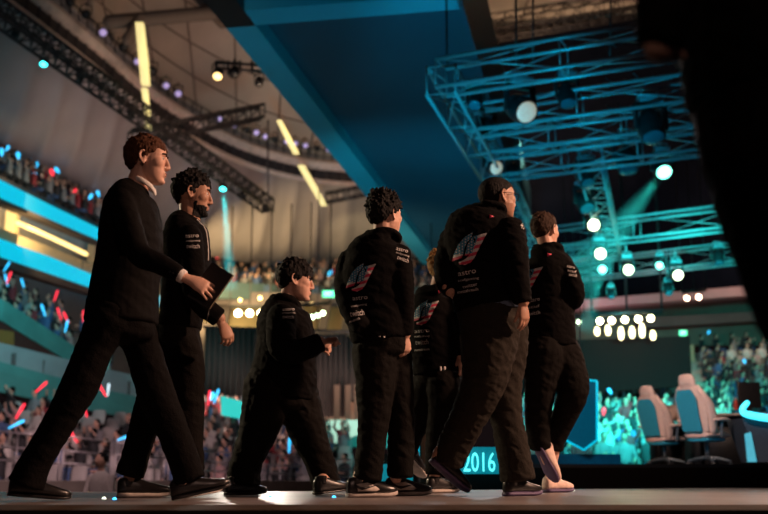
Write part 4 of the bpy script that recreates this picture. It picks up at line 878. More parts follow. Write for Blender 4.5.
# 1: suit, notebook
p1 = person('tall young man in black suit striding behind the line, notebook in hand', 5.35, (148, 162, 2, -2, 1.06),
    [(137, 186, 14, 0, .07), (133, 193, 20, 0, .15), (131, 205, 26, 0, .205), (131, 225, 30, 0, .21), (130, 250, 32, 0, .19), (126, 275, 33, 0, .18), (123, 300, 35, 0, .19), (121, 322, 37, 0, .20)],
    [[(122, 201, 12.5, -.17), (130, 228, 13, -.24), (139, 253, 12.5, -.27), (160, 264, 10.5, -.29), (180, 275, 8.8, -.30)],
     [(140, 203, 11, .15), (149, 235, 11, .22), (154, 262, 10, .18), (150, 285, 8, .06)]],
    [[(111, 318, 24, -.1), (95, 348, 19, -.1), (80, 385, 19, -.1), (58, 425, 16, -.1), (36, 462, 16, -.1), (26, 484, 19, -.1)],
     [(130, 318, 24, .1), (143, 350, 18, .1), (155, 390, 19, .1), (170, 425, 16.5, .1), (183, 458, 15.5, .1), (190, 480, 15.5, .1)]],
    [(8, 491, 62, 497, 5.25, .30, 1, True), (172, 496, 229, 483, 5.45, .30, 1, True)],
    [dict(f=(.80, .05, -.40), b=(.1, -.9, .35), side=-1, curl=(18, 20, 12), spread=7, thumb=20, off=.045), None],
    top='suit_jacket', topm=M_suit, haircol=M_hbr, brow=M_hdb, hairp=dict(top=.013, length=.022, tuft=.0135, front=.056, side=-.006, back=-.070, sweep=(-.5, 0, -.1), fringe=0, wild=.12, n=500), trou=M_cloth, shoe='dress', fold=.004, seed=1)
# 2: team jacket beside the suit
p2 = person('dark-haired bearded player in black jacket with white shoulder piping', 5.95, (193, 196, 8, -4, 1.04),
    [(190, 217, 13, 0, .07), (187, 223, 19, 0, .14), (186, 234, 22, 0, .19), (187, 255, 23, 0, .20), (186, 280, 23, 0, .18), (183, 305, 22, 0, .17), (180, 327, 21, 0, .17)],
    [[(190, 236, 12, -.15), (193, 262, 12, -.21), (194, 290, 11.5, -.22), (204, 306, 11, -.20), (219, 318, 9.5, -.18)],
     [(186, 236, 11, .15), (180, 262, 11, .2), (182, 290, 9, .2)]],
    [[(176, 326, 20, .05), (166, 360, 19, .08), (152, 400, 16, .1), (140, 440, 14, .1), (130, 475, 14.5, .1)],
     [(178, 326, 19, -.02), (186, 360, 18, -.02), (189, 400, 15.5, -.02), (190, 440, 13.5, -.02), (192, 472, 12.5, -.02)]],
    [(117, 494, 168, 496, 6.05, .30, 1, 'both'), (184, 494, 214, 488, 5.9, .29, 1, True)],
    [dict(f=(.45, 0, -.9), b=(.5, -.8, .2), side=-1, curl=(35, 40, 20), spread=2, thumb=15, off=.03), None],
    skin=M_skin3, top='team_jacket', haircol=M_hbk, brow=M_hbk, hairp=dict(top=.018, length=.024, tuft=.014, front=.058, side=0, back=-.05, seed=4, sweep=(.1, 0, .3), wild=.28), fold=.005, seed=2)
# 3: short curly player
p3 = person('shortest player, curly dark hair, black hoodie, fists raised, facing right', 6.85, (296, 282, 6, -3, 1.08),
    [(286, 301, 13, 0, .07), (284, 309, 22, 0, .15), (284, 320, 27, 0, .20), (286, 340, 29, 0, .22), (285, 360, 31, 0, .23), (283, 380, 34, 0, .23), (281, 396, 33, 0, .21)],
    [[(282, 318, 15, -.16), (281, 336, 15, -.23), (285, 350, 13.5, -.26), (302, 350, 11.5, -.27), (321, 342, 9.5, -.27)],
     [(292, 320, 12, .16), (296, 340, 12, .2), (304, 350, 10, .15), (316, 347, 8, .0)]],
    [[(270, 388, 27, -.06), (264, 410, 23, -.06), (257, 435, 19, -.06), (247, 460, 16, -.06), (243, 483, 17, -.06)],
     [(292, 388, 26, .06), (300, 410, 22, .06), (309, 435, 18, .06), (319, 460, 15, .06), (325, 478, 14.5, .06), (328, 488, 14, .06)]],
    [(225, 495, 264, 495, 6.7, .28, 1, 'both'), (315, 494, 347, 490, 6.75, .28, 1, True)],
    [dict(f=(.95, -.1, .12), b=(0, -.5, .85), side=-1, curl=(75, 85, 50), spread=0, thumb=10, off=.02, s=.9), dict(f=(.9, -.3, .0), b=(0, -.5, .85), side=1, curl=(75, 85, 50), s=.85)],
    haircol=M_hbk, brow=M_hbk, hairp=dict(top=.014, length=.024, tuft=.017, front=.045, side=-.012, back=-.06, seed=6, fringe=.6, sweep=(.1, 0, .1), wild=.2), hood=True, fold=.008, seed=3, jaw=1.14, shoe='dress')
# 4: black hair, flag print
p4 = person('broad player with spiky black hair, flag-print hoodie, pale side-panel shoes', 6.1, (385, 217, 48, 0, 1.04),
    [(383, 237, 13, 0, .07), (380, 245, 26, 0, .13), (378, 257, 33, 0, .15), (376, 280, 35, 0, .16), (376, 305, 34, 0, .16), (379, 325, 31, 0, .155), (381, 340, 29, 0, .15)],
    [[(351, 262, 13.5, .03), (346, 288, 12, .0), (352, 312, 11, -.10), (362, 328, 9, -.15)],
     [(399, 256, 13, -.03), (402, 280, 12, -.08), (404, 308, 10.5, -.06), (405, 334, 8.5, -.04)]],
    [[(375, 350, 23, 0), (375, 385, 20, 0), (374, 415, 16.5, 0), (371, 445, 14.5, 0), (367, 479, 15, 0)],
     [(390, 350, 22, .1), (397, 385, 17, .12), (401, 415, 14, .12), (401, 445, 13.5, .12), (400, 477, 13.5, .12)]],
    [(347, 495, 397, 495, 6.05, .30, 1, 'both'), (386, 491, 432, 491, 6.4, .30, 1, 'both')],
    [None, dict(f=(0.05, 0, -1), b=(.5, -.8, 0), side=1, curl=(35, 40, 25), spread=1, off=.01, s=.95)],
    haircol=M_hbk, brow=M_hbk, hairp=dict(top=.020, length=.032, tuft=.014, front=.06, side=.002, back=-.055, seed=8, sweep=(.1, 0, .5), wild=.22), hood=True, fold=.006, seed=4, jaw=1.1, logo=True)
# 5: blond
p5 = person('blond player half hidden between two taller hoodies, belt tag showing', 7.3, (442, 270, 58, 0, 1.0),
    [(437, 291, 12, 0, .07), (434, 297, 20, 0, .12), (434, 308, 24, 0, .15), (434, 325, 25, 0, .15), (435, 345, 25, 0, .15), (437, 362, 25, 0, .14), (438, 374, 25, 0, .14)],
    [[(450, 306, 9.5, -.05), (454, 325, 9, -.08), (458, 345, 8, -.08), (460, 355, 7, -.08)],
     [(417, 308, 9, .05), (414, 330, 8.5, .02), (417, 352, 7.5, -.02)]],
    [[(430, 382, 19, .05), (424, 402, 17, .05), (416, 424, 13, .08), (410, 442, 10.5, .1), (407, 454, 9, .12)],
     [(443, 382, 19, -.04), (442, 410, 16, -.04), (438, 440, 12.5, -.04), (437, 474, 12, -.04)]],
    [(406, 459, 424, 480, 7.5, .26, 1, False), (428, 490, 460, 490, 7.2, .28, 1, 'both')],
    [dict(f=(.2, 0, -1), b=(.6, -.7, 0), side=1, curl=(20, 25, 20), spread=1, off=.01, s=.95), None],
    haircol=M_hbl, brow=M_hbl, hairp=dict(top=.014, length=.030, tuft=.015, wild=.15, front=.05, side=-.01, back=-.075, seed=10), hood=True, fold=.005, seed=5)
# 6: biggest one
p6 = person('biggest player, cropped hair and glasses, brown trousers, hand by his side', 6.3, (498, 199, 26, 2, 1.10),
    [(490, 210, 17, 0, .09), (487, 219, 31, 0, .15), (484, 232, 40, 0, .18), (485, 255, 40, 0, .19), (486, 278, 37, 0, .19), (489, 295, 37, 0, .18), (491, 306, 37, 0, .18)],
    [[(511, 231, 14.5, -.12), (514, 252, 14.5, -.19), (517, 278, 12.5, -.20), (523, 302, 9.5, -.20)],
     [(453, 239, 13.5, .05), (446, 262, 12, .02), (445, 280, 10, -.02), (450, 291, 8, -.06)]],
    [[(490, 315, 31, 0), (489, 345, 29, -.03), (484, 380, 23, -.05), (472, 410, 19, 0), (457, 440, 17, .06), (448, 462, 16, .1)],
     [(503, 318, 25, .12), (504, 350, 24, .14), (502, 385, 20, .14), (507, 420, 16.5, .12), (514, 455, 16.5, .1), (518, 480, 17.5, .1)]],
    [(430, 462, 468, 495, 6.35, .31, 1, False), (505, 494, 545, 492, 6.35, .30, 1, 'both')],
    [dict(f=(.08, 0, -1), b=(.6, -.75, 0), side=1, curl=(15, 20, 15), spread=0, off=.01, s=1.0, thumb=20), dict(f=(.8, .55, -.5), b=(-.5, -.8, 0), side=-1, curl=(20, 20, 10), off=-.02, s=.8)],
    skin=M_skin3, haircol=M_hbk, brow=M_hbk, hairp=dict(top=.002, length=.006, tuft=.0125, front=.055, side=.0, back=-.058, seed=12, n=700, wild=.1), hood=True, fold=.007, seed=6, jaw=1.18, trou=M_jean, shoe='grey', nohair=True)
# 7: white shoes
p7 = person('brown-haired player leading the line, arms folded in front, white high-tops', 7.15, (545, 232, 48, 0, 1.02),
    [(548, 250, 12, 0, .07), (549, 258, 20, 0, .12), (550, 270, 25, 0, .15), (550, 290, 25, 0, .155), (549, 310, 25, 0, .15), (549, 330, 26, 0, .15), (550, 346, 27, 0, .14)],
    [[(566, 270, 11, -.06), (573, 288, 11, -.10), (573, 300, 10, -.02), (566, 303, 8.5, .08)],
     [(533, 272, 10, .08), (529, 292, 9.5, .12), (534, 305, 8.5, .2)]],
    [[(544, 352, 22, -.03), (541, 375, 18.5, -.03), (539, 400, 14.5, -.0), (538, 425, 12.5, .05), (540, 447, 11.5, .1)],
     [(560, 352, 21, .05), (570, 375, 18, .03), (573, 392, 15.5, .0), (566, 412, 13, .08), (556, 435, 11.5, .15), (553, 449, 10.5, .17)]],
    [(535, 446, 556, 484, 7.2, .29, 1, False), (545, 489, 576, 489, 7.35, .29, 1, 'both')],
    [dict(f=(-.4, .8, .1), b=(.5, 0, .8), side=1, curl=(20, 20, 20), s=.95, off=-.01), None],
    haircol=M_hdb, brow=M_hdb, hairp=dict(top=.012, length=.016, tuft=.013, front=.06, side=.0, back=-.062, seed=14, wild=.15, n=520), hood=True, fold=.006, seed=7, shoe='white')
# 8: near figure at the right edge, head out of the frame
p8 = person('dark figure nearest the camera at the right edge, head out of frame', 2.25, (775, -330, 5, 0, 1.0),
    [(775, -215, 40, 0, .09), (772, -190, 70, 0, .17), (765, -150, 85, 0, .21), (762, -90, 88, 0, .21), (760, -20, 84, 0, .20), (762, 50, 80, 0, .19), (768, 100, 78, 0, .18)],
    [[(705, -150, 38, -.18), (688, -80, 34, -.24), (668, -10, 30, -.26), (660, 46, 24, -.25)],
     [(800, -150, 36, .18), (830, -60, 32, .24), (850, 30, 25, .2)]],
    [[(768, 100, 76, 0), (772, 170, 66, -.04), (790, 260, 52, -.08), (806, 320, 46, -.06), (830, 400, 40, -.04), (850, 500, 38, 0)],
     [(800, 110, 66, .14), (850, 230, 54, .18), (890, 330, 44, .2), (930, 500, 36, .2)]],
    [(840, 560, 930, 560, 2.2, .30, 1, 'both'), (905, 560, 1000, 560, 2.4, .30, 1, 'both')],
    [dict(f=(.25, -.05, -1), b=(-.6, -.8, 0), side=-1, curl=(70, 80, 40), spread=1, off=-.05, s=.8, thumb=15), None],
    topm=M_suit, trou=M_suit, top='jacket', haircol=M_hbk, hairp=dict(n=200), fold=.006, seed=8, shoe='dress')
# ---- things worn and printed ----
def collar(pr, m=M_white, r=.012):
    H = pr['H']; b = BM(); pts = [(.048, 0, -.168), (.032, .036, -.140), (-.02, .058, -.112), (-.066, .028, -.100), (-.066, -.028, -.100), (-.02, -.058, -.112), (.032, -.036, -.140), (.048, 0, -.168)]
    tube(b, [(H @ (Vector(p)+Vector((0,0,.008))), r*.45, r*1.1) for p in pts], n=8, sub=3, depth=Vector((0, 0, 1))); return obj('shirt_collar', b, m, pr['root'])
collar(p1)
a = p1['A'][0]; d = (a[-1][0]-a[-2][0]).normalized(); b = BM(); cyl(b, a[-1][0]-d*.03, a[-1][0]+d*.022, .036, 20, .033); obj('shirt_cuff', b, M_white, p1['root'])
for k in range(4):
    b = BM(); c = a[-1][0]-d*(.03+.017*k)+Vector((0, -.040, -.012)); ell(b, c, (.006, .004, .006), u=10, v=6); obj('cuff_button', b, M_blkp, p1['up'])
# white piping on the second one's jacket
bv2 = bvh(p2['up']); b = BM(); pts = [stick(bv2, x, y, .002) for x, y in [(197, 220), (201, 223), (205, 229), (207, 238), (208, 250), (208, 260)]]
pts = [p for p in pts if p is not None]
if len(pts) > 2: tube(b, [(p, .004, .004) for p in pts], n=6, sub=3); obj('shoulder_piping', b, M_white, p2['root'])
text_on('astro', bv2, 192, 236, 13, 3.2, 2, p2['up']); text_on('scufgaming', bv2, 193, 241, 14, 2.2, 2, p2['up']); text_on('twitch', bv2, 193, 246.3, 13, 4.2, 0, p2['up'])
bv3 = bvh(p3['up'])
text_on('astro', bv3, 288.5, 309.5, 12, 2.4, 3, p3['up']); text_on('scufgaming', bv3, 288.5, 313, 13, 2, 2, p3['up']); text_on('twitch', bv3, 288, 316.8, 11, 3.4, 0, p3['up'])
bv4 = bvh(p4['up'])
flag_on(bv4, 346, 263, 30, 28.5, p4['up'])
text_on('astro', bv4, 360, 298, 15, 3.6, 6, p4['up']); text_on('scufgaming', bv4, 359, 305.5, 16, 2.6, 9, p4['up']); text_on('twitch', bv4, 357, 313, 14, 6, 8, p4['up']); text_on('metathreads', bv4, 354.5, 320, 11, 2.6, 20, p4['up'])
text_on('astro', bv4, 402, 250, 12, 3, -14, p4['up']); text_on('scufgaming', bv4, 402.5, 254.5, 14, 2.4, -18, p4['up']); text_on('twitch', bv4, 403, 259, 12, 4.2, -20, p4['up'])
bv5 = bvh(p5['up'])
flag_on(bv5, 411, 300, 28, 25, p5['up'])
text_on('astro', bv5, 422, 331, 15, 3.2, 5, p5['up']); text_on('scufgaming', bv5, 422, 336.5, 15, 2.6, 3, p5['up']); text_on('twitch', bv5, 422, 342, 13, 5, 3, p5['up']); text_on('metathreads', bv5, 422, 349.5, 15, 2.4, 4, p5['up'])
bv6 = bvh(p6['up'])
flag_on(bv6, 452, 232, 35, 33, p6['up'])
text_on('astro', bv6, 467, 272.5, 18, 4.2, 11, p6['up']); text_on('scufgaming', bv6, 468.5, 279.5, 21, 3.2, 8, p6['up']); text_on('twitter', bv6, 470, 285.5, 15, 3, 12, p6['up']); text_on('metathreads', bv6, 468, 290.5, 21, 3, 10, p6['up'])
text_on('47', bv6, 523.5, 225.5, 6, 7.5, -20, p6['up']); b = BM()
q = [stick(bv6, *xy) for xy in [(521.5, 219), (524, 221), (526.5, 219)]]
if None not in q: tube(b, [(p, .004, .004) for p in q], n=6, sub=2); obj('sleeve_mark', b, M_print, p6['up'])
bv7 = bvh(p7['up'])
flag_on(bv7, 510, 266, 33, 28, p7['up'])
text_on('astro', bv7, 571, 267, 8, 2.4, -14, p7['up']); text_on('scuf', bv7, 572, 271, 9, 2.6, -12, p7['up']); text_on('twitch', bv7, 573, 275, 8, 3, -10, p7['up'])
text_on('astro', bv7, 534, 300, 12, 3, 12, p7['up']); text_on('scuf', bv7, 534, 306.5, 12, 3, 10, p7['up']); text_on('twitch', bv7, 534, 313, 12, 4, 10, p7['up'])
for bv_, pr, x, y in ((bv6, p6, 491.5, 216.5), (bv7, p7, 549.5, 254.5), (bv5, p5, 440, 292)):
    q = [stick(bv_, x-2.2, y-1.8), stick(bv_, x+2.4, y), stick(bv_, x-2, y+2)]
    if None not in q: b = BM(); prism(b, q, Vector((0, -.002, 0))); obj('hood_tag', b, M_pred, pr['up'])
for pr, xs, y, nm in ((p4, (379.5, 384), 339, 'belt_tag'), (p5, (440.5, 444.5), 369.5, 'belt_tag')):
    bvx = bvh(pr['up'])
    for x in xs:
        q = [stick(bvx, x-1.0, y-3, .006), stick(bvx, x+1.2, y-3, .006), stick(bvx, x+1.2, y+3, .006), stick(bvx, x-1.0, y+3, .006)]
        if None not in q: b = BM(); prism(b, q, Vector((0, -.002, 0))); obj(nm, b, M_print, pr['up'])
# glasses of the sixth
H = p6['H']; b = BM()
for y in (-1, 1):
    tube(b, [(H @ Vector(p), .0018, .0018) for p in [(-.015, y*.083, .018), (.04, y*.080, .020), (.092, y*.062, .018)]], n=6, sub=2)
    ring = [(.098, y*(.033+.026*math.cos(t)), .008+.020*math.sin(t)) for t in [i*2*math.pi/14 for i in range(15)]]
    tube(b, [(H @ Vector(p), .0016, .0016) for p in ring], n=6, sub=1)
tube(b, [(H @ Vector(p), .0018, .0018) for p in [(.102, -.009, .012), (.106, 0, .015), (.102, .009, .012)]], n=6)
obj('glasses', b, M_blk, p6['root'])
# blue shirt hem
b = BM(); c0, r0, d0 = p6['T'][-1]; tube(b, [(c0+Vector((0, 0, .02)), r0*.97, d0*.97), (c0-Vector((0, 0, .022)), r0*.95, d0*.95)], n=32, cap=(0, 0), sub=1); obj('shirt_hem', b, mat('blue_shirt', (.10, .14, .22), .8), p6['root'])
# beard on the second, short crops
shell(p2, 'beard', M_hbk, lambda c: c.z < -.040 and c.z > -.125 and c.x > .012 and not (c.x > .078 and abs(c.y) < .024 and -.078 < c.z < -.050) and c.z < -.040-(.02 if c.x > .03 else 0)*(1 if abs(c.y) > .02 else 0), .0025)
def crop(c): return c.z > (.062 if c.x > .05 else .03+.032*max(0, c.x)/.05 if c.x > .005 else (.012 if c.x > -.035 else -.058)) and not (abs(c.y) > .078)
shell(p6, 'hair', M_hbk, crop, .005, .002)
# notebook held by the first
Y = 5.09; q = [P(212, 262, Y), P(233, 275, Y-.02), P(209, 309, Y), P(187, 296, Y+.02)]; n_ = (q[1]-q[0]).cross(q[2]-q[0]).normalized()
if n_.y < 0: n_ = -n_
nb_ = empty('notebook', sum(q, Vector())/4, 'black notebook held in the suited man\'s hand', 'notebook')
b = BM(); prism(b, q, n_*.003); prism(b, [p+n_*.015 for p in q], n_*.003); obj('cover', b, mat('notebook_cover', (.030, .026, .026), .45), nb_, smooth=False)
ctr = sum(q, Vector())/4; b = BM(); prism(b, [ctr+(p-ctr)*.96+n_*.003 for p in q], n_*.012); obj('pages', b, mat('paper_edge', (.55, .42, .28), .8), nb_, smooth=False)
b = BM(); cyl(b, q[2]+Vector((0, 0, 0)), q[2]+Vector((-.012, 0, -.075)), .002, 6); obj('ribbon', b, M_blkp, nb_)
# ================= crowd =================
rc = random.Random(11)
SHIRT = [mat('shirt_%s' % n, c, .8, var=.1) for n, c in (('black', (.03, .03, .035)), ('white', (.6, .55, .53)), ('grey', (.25, .24, .26)), ('red', (.32, .04, .05)), ('blue', (.08, .14, .3)), ('pink', (.5, .3, .3)))]
def spect_mesh(si, pose):
    b = BM(); m = 0
    tube(b, [(Vector((0, 0, .0)), .19, .15), (Vector((0, 0, .18)), .17, .13), (Vector((0, -.01, .40)), .21, .125), (Vector((0, 0, .52)), .17, .10), (Vector((0, 0, .575)), .06, .06)], n=10, sub=1, cap=(0, .2), mi=0)
    tube(b, [(Vector((0, 0, .55)), .055, .055), (Vector((0, -.01, .64)), .05, .05)], n=8, sub=1, mi=1)
    ell(b, (0, -.02, .73), (.078, .095, .115), mi=1, u=10, v=8); ell(b, (0, .005, .765), (.088, .098, .098), mi=2, u=10, v=8); ell(b, (0, -.115, .72), (.015, .018, .02), mi=1, u=6, v=4)
    for s in (-1, 1):
        if pose == 1 and s == 1: pts = [(.20, 0, .48), (.30, -.10, .55), (.27, -.15, .80)]
        elif pose == 2: pts = [(.20, 0, .48), (.27, -.15, .62), (.18, -.22, .85)]
        elif pose == 3: pts = [(.20, 0, .48), (.26, -.05, .22), (.10, -.28, .30)]
        else: pts = [(.20, 0, .48), (.26, -.04, .24), (.22, -.22, .12)]
        P_ = [Vector((x*s, y, z)) for x, y, z in pts]
        tube(b, [(P_[0], .055, .055), (P_[1], .045, .045), (P_[1].lerp(P_[2], .45), .04, .04)], n=7, sub=1, mi=0); tube(b, [(P_[1].lerp(P_[2], .4), .034, .034), (P_[2], .03, .03)], n=6, sub=1, mi=1); ell(b, P_[2], .045, mi=1, u=6, v=5)
    for s in (-1, 1): tube(b, [(Vector((s*.09, 0, .03)), .085, .085), (Vector((s*.11, -.42, .04)), .065, .065), (Vector((s*.11, -.44, -.40)), .05, .05)], n=7, sub=1, mi=3)
    me = bpy.data.meshes.new('spectator'); bmesh.ops.recalc_face_normals(b, faces=b.faces); b.to_mesh(me); b.free()
    idx = [p.material_index for p in me.polygons]
    for mm in (SHIRT[si], M_skin, M_hbk, SHIRT[0 if si else 4]): me.materials.append(mm)
    me.polygons.foreach_set('material_index', idx); me.polygons.foreach_set('use_smooth', [True]*len(idx)); return me
SPM = [[spect_mesh(s, p) for p in range(4)] for s in range(6)]
def seat_mesh():
    b = BM(); box(b, (0, -.02, -.02), (.44, .42, .05), bev=.015); tube(b, [(Vector((0, .20, 0)), .21, .03), (Vector((0, .25, .22)), .22, .03), (Vector((0, .28, .40)), .19, .03)], n=10, sub=1); cyl(b, (0, .05, -.04), (0, .1, -.42), .04, 6)
    me = bpy.data.meshes.new('seat'); bmesh.ops.recalc_face_normals(b, faces=b.faces); b.to_mesh(me); b.free(); me.materials.append(mat('white_plastic', (.42, .38, .37), .5)); me.polygons.foreach_set('use_smooth', [True]*len(me.polygons)); return me
SEAT = seat_mesh()
M_gr = mat('stick_red', (.9, .05, .08), .4, emit=(1, .03, .06), es=1.6, sample=False); M_gc = mat('stick_cyan', (.1, .6, .9), .4, emit=(.03, .50, .95), es=1.7, sample=False); M_gw = mat('stick_white', (.9, .9, 1), .4, emit=(.7, .9, 1), es=1.2, sample=False); M_gk = mat('stick_clear', (.45, .45, .55), .3)
def stick_mesh(m, L, r):
    b = BM(); tube(b, [(Vector((0, 0, 0)), r*.55, r*.55), (Vector((0, 0, L*.3)), r*.7, r*.7), (Vector((0, 0, L*.75)), r, r), (Vector((0, 0, L)), r*.8, r*.8)], n=8, sub=1)
    me = bpy.data.meshes.new('light_stick'); bmesh.ops.recalc_face_normals(b, faces=b.faces); b.to_mesh(me); b.free(); me.materials.append(m); me.polygons.foreach_set('use_smooth', [True]*len(me.polygons)); return me
STK = {(c, s): stick_mesh(m, *((.55, .055) if s else (.30, .13))) for c, m in (('red', M_gr), ('cyan', M_gc), ('white', M_gw)) for s in (0, 1)}
BLOCKS = [
 # name, corners front-left, front-right, back-right, back-left (px,py,Y), rows, spacing, fill, seats, label, stick share (far->ball), group
 ('near', (-70, 478, 25), (350, 492, 31), (350, 440, 38), (-70, 398, 32.0), 7, .62, .80, True, 'spectator on white seats of the lower stand behind the railing at left', .13, 1, -35),
 ('lowleft', (-80, 272, 34.5), (112, 374, 41), (112, 340, 47), (-80, 244, 40), 5, .60, .9, False, 'spectator in the sloping rows under the lower cyan band at left', .35, 1, -50),
 ('midteal', (180, 412, 42), (300, 425, 44), (290, 398, 50), (180, 380, 50), 5, .60, .9, False, 'spectator in the far rows behind the legs of the shortest player', .22, 0, -20),
 ('topleft', (-70, 130, 39), (165, 250, 60), (165, 228, 67), (-70, 98, 46.5), 5, .65, .9, False, 'spectator in the top tier above the upper cyan band at left', .36, 0, -40),
 ('farback', (200, 284, 64), (440, 290, 68), (440, 254, 78), (200, 252, 76), 6, .75, .9, False, 'spectator in the far tier between the bearded and the spiky-haired player', .10, 0, 0),
 ('teal', (500, 466, 26), (720, 466, 28), (735, 394, 42), (500, 398, 42), 12, .62, .92, True, 'spectator in the teal lit rows behind the gaming chairs', .08, 0, 10),
 ('farright', (700, 408, 44), (850, 408, 40), (850, 335, 52), (695, 345, 56), 9, .7, .85, False, 'spectator in the stand right of the stairway', .10, 0, 30)]
slots = []
M_step = mat('stand_steps', (.16, .13, .13), .85, scale=1)
for name, a, b_, c, d, rows, sp, fill, seats, lab, sshare, longs, yaw in BLOCKS:
    A, B_, C_, D = P(*a), P(*b_), P(*c), P(*d); bb = BM()
    for r in range(rows):
        s0, s1 = r/rows, (r+1)/rows; l0, r0 = A.lerp(D, s0), B_.lerp(C_, s0); l1, r1 = A.lerp(D, s1), B_.lerp(C_, s1)
        l1f, r1f = l1.copy(), r1.copy(); l1f.z, r1f.z = l0.z, r0.z
        zz = Vector((0, 0, .42)); quad(bb, [l0-zz, r0-zz, r1f-zz, l1f-zz]); quad(bb, [l1f-zz, r1f-zz, r1-zz, l1-zz])
        if r == 0 and name != 'topleft': quad(bb, [l0-zz, r0-zz, r0-zz-Vector((0, 0, .8)), l0-zz-Vector((0, 0, .8))])
        L = (r0-l0).length; n = int(L/sp)
        for i in range(n):
            p = l0.lerp(r0, (i+.5+.25*(r % 2))/n).lerp(l1.lerp(r1, (i+.5)/n), .35); p.z = l0.lerp(r0, (i+.5)/n).z
            slots.append((name, p+Vector((rc.uniform(-.05, .05), 0, 0)), rc.random() < fill, seats, lab, sshare, longs, R(yaw+rc.uniform(-25, 25)), (p-C0).length, r))
    prop(obj('floor', bb, M_step, smooth=False), kind='structure')
# visibility from the camera, so that those shown largest are the individuals
bpy.context.view_layer.update(); dg = bpy.context.evaluated_depsgraph_get()
def seen(p, up=(.75, .45)):
    for z in up:
        q = p+Vector((0, 0, z)); x, y = proj(q)
        if not (-4 < x < 772 and -4 < y < 518): continue
        d = q-C0; L = d.length; h = S.ray_cast(dg, C0, d/L, distance=L-.6)
        if not h[0]: return True
    return False
indiv = []; rest = {}; free = []
NEARLAB = {0: 'black', 1: 'white', 2: 'grey', 3: 'red', 4: 'dark blue', 5: 'pink'}
for s in slots:
    name, p, full, seats = s[:4]
    if name == 'near' and 60 < proj(p)[0] < 118 and proj(p)[1] < 452 and rc.random() < .75: full = False
    if full:
        v = seen(p); rec = (s[8], p, s[7], rc.choice((0, 0, 0, 1, 2, 2, 3, 4, 5) if name != 'topleft' else (0, 0, 2, 3)), rc.randrange(4), s[4], name, s[9])
        if v: indiv.append(rec)
        else: rest.setdefault(name, []).append(rec)
    elif seats: free.append((s[8], p, s[7], name, s[9]))
indiv.sort(key=lambda r: r[0]); over = indiv[300:]; indiv = indiv[:300]
for r in over: rest.setdefault(r[6], []).append(r)
def nth(n):
    return '%d%s' % (n, 'th' if 10 < n % 100 < 14 else {1: 'st', 2: 'nd', 3: 'rd'}.get(n % 10, 'th'))
ROWN = ['front', 'second', 'third', 'fourth', 'fifth', 'sixth', 'seventh', 'eighth', 'ninth', 'tenth', 'eleventh', 'twelfth']
WHERE = {'near': 'lower left stand', 'lowleft': 'sloping stand under lower cyan band', 'midteal': 'far stand behind short player', 'topleft': 'top left tier', 'farback': 'far upper tier', 'teal': 'teal stand behind chairs', 'farright': 'stand right of stairway'}
def ranks(recs, rowkey):
    cnt = {}; out = {}
    for k, r in sorted(enumerate(recs), key=lambda t: proj(t[1][1])[0]):
        kk = rowkey(r); cnt[kk] = cnt.get(kk, 0)+1; out[k] = cnt[kk]
    return out
POSE = ['hands in lap', 'one arm raised', 'both hands up', 'hands clasped']
RK = ranks(indiv, lambda r: (r[6], r[7]))
for ii, r in enumerate(indiv):
    o = bpy.data.objects.new('spectator', SPM[r[3]][r[4]]); COL.objects.link(o); o.location = r[1]; o.rotation_euler.z = r[2]
    prop(o, '%s-topped spectator, %s row of the %s, %s from left' % (NEARLAB[r[3]], ROWN[r[7]], WHERE[r[6]], nth(RK[ii])), 'person', 'spectators of the '+WHERE[r[6]])
for k, rs in rest.items():
    bb = BM()
    ml = SHIRT+[M_skin, M_hbk]
    for r in rs:
        me = SPM[r[3]][r[4]].copy(); me.transform(Matrix.Translation(r[1]) @ Matrix.Rotation(r[2], 4, 'Z')); mp_ = {0: r[3], 1: 6, 2: 7, 3: 0 if r[3] else 4}
        me.polygons.foreach_set('material_index', [mp_[p.material_index] for p in me.polygons]); bb.from_mesh(me); bpy.data.meshes.remove(me)
    prop(obj('crowd', bb, ml), {'near': 'rest of the crowd in the lower stand behind the railing', 'lowleft': 'rest of the crowd under the lower cyan band', 'midteal': 'rest of the far crowd behind the middle curtain rows', 'topleft': 'rest of the crowd in the top tier at left',
         'farback': 'rest of the crowd in the far tier under the fabric', 'teal': 'rest of the teal lit crowd behind the gaming chairs', 'farright': 'rest of the crowd right of the stairway'}[k], 'crowd', None, 'stuff')
# seats
def put_seat(rec, lab, grp):
    o = bpy.data.objects.new('stadium_seat', SEAT); COL.objects.link(o); o.location = rec[1]; o.rotation_euler.z = rec[2]*.2; prop(o, lab, 'seat', grp)
vis = [f for f in free if seen(f[1], (.3, .1))]
vis = vis[:140]; RK = ranks(vis, lambda r: (r[3], r[4]))
for ii, f in enumerate(vis):
    put_seat(f, 'empty %s seat, %s row of the %s, %s from left' % ('white' if f[3] == 'near' else 'pale', ROWN[f[4]], WHERE[f[3]], nth(RK[ii])), 'empty seats, '+('left stand' if f[3] == 'near' else 'right stand'))
bb = BM()
for s in slots:
    if s[3] and s[2] and not (s[0] == 'near' and s[8] < 0):
        me = SEAT.copy(); me.transform(Matrix.Translation(s[1]) @ Matrix.Rotation(s[7]*.2, 4, 'Z')); bb.from_mesh(me); bpy.data.meshes.remove(me)
prop(obj('stadium_seats', bb, mat('white_plastic')), 'occupied white stadium seats under the spectators', 'seats', None, 'stuff')
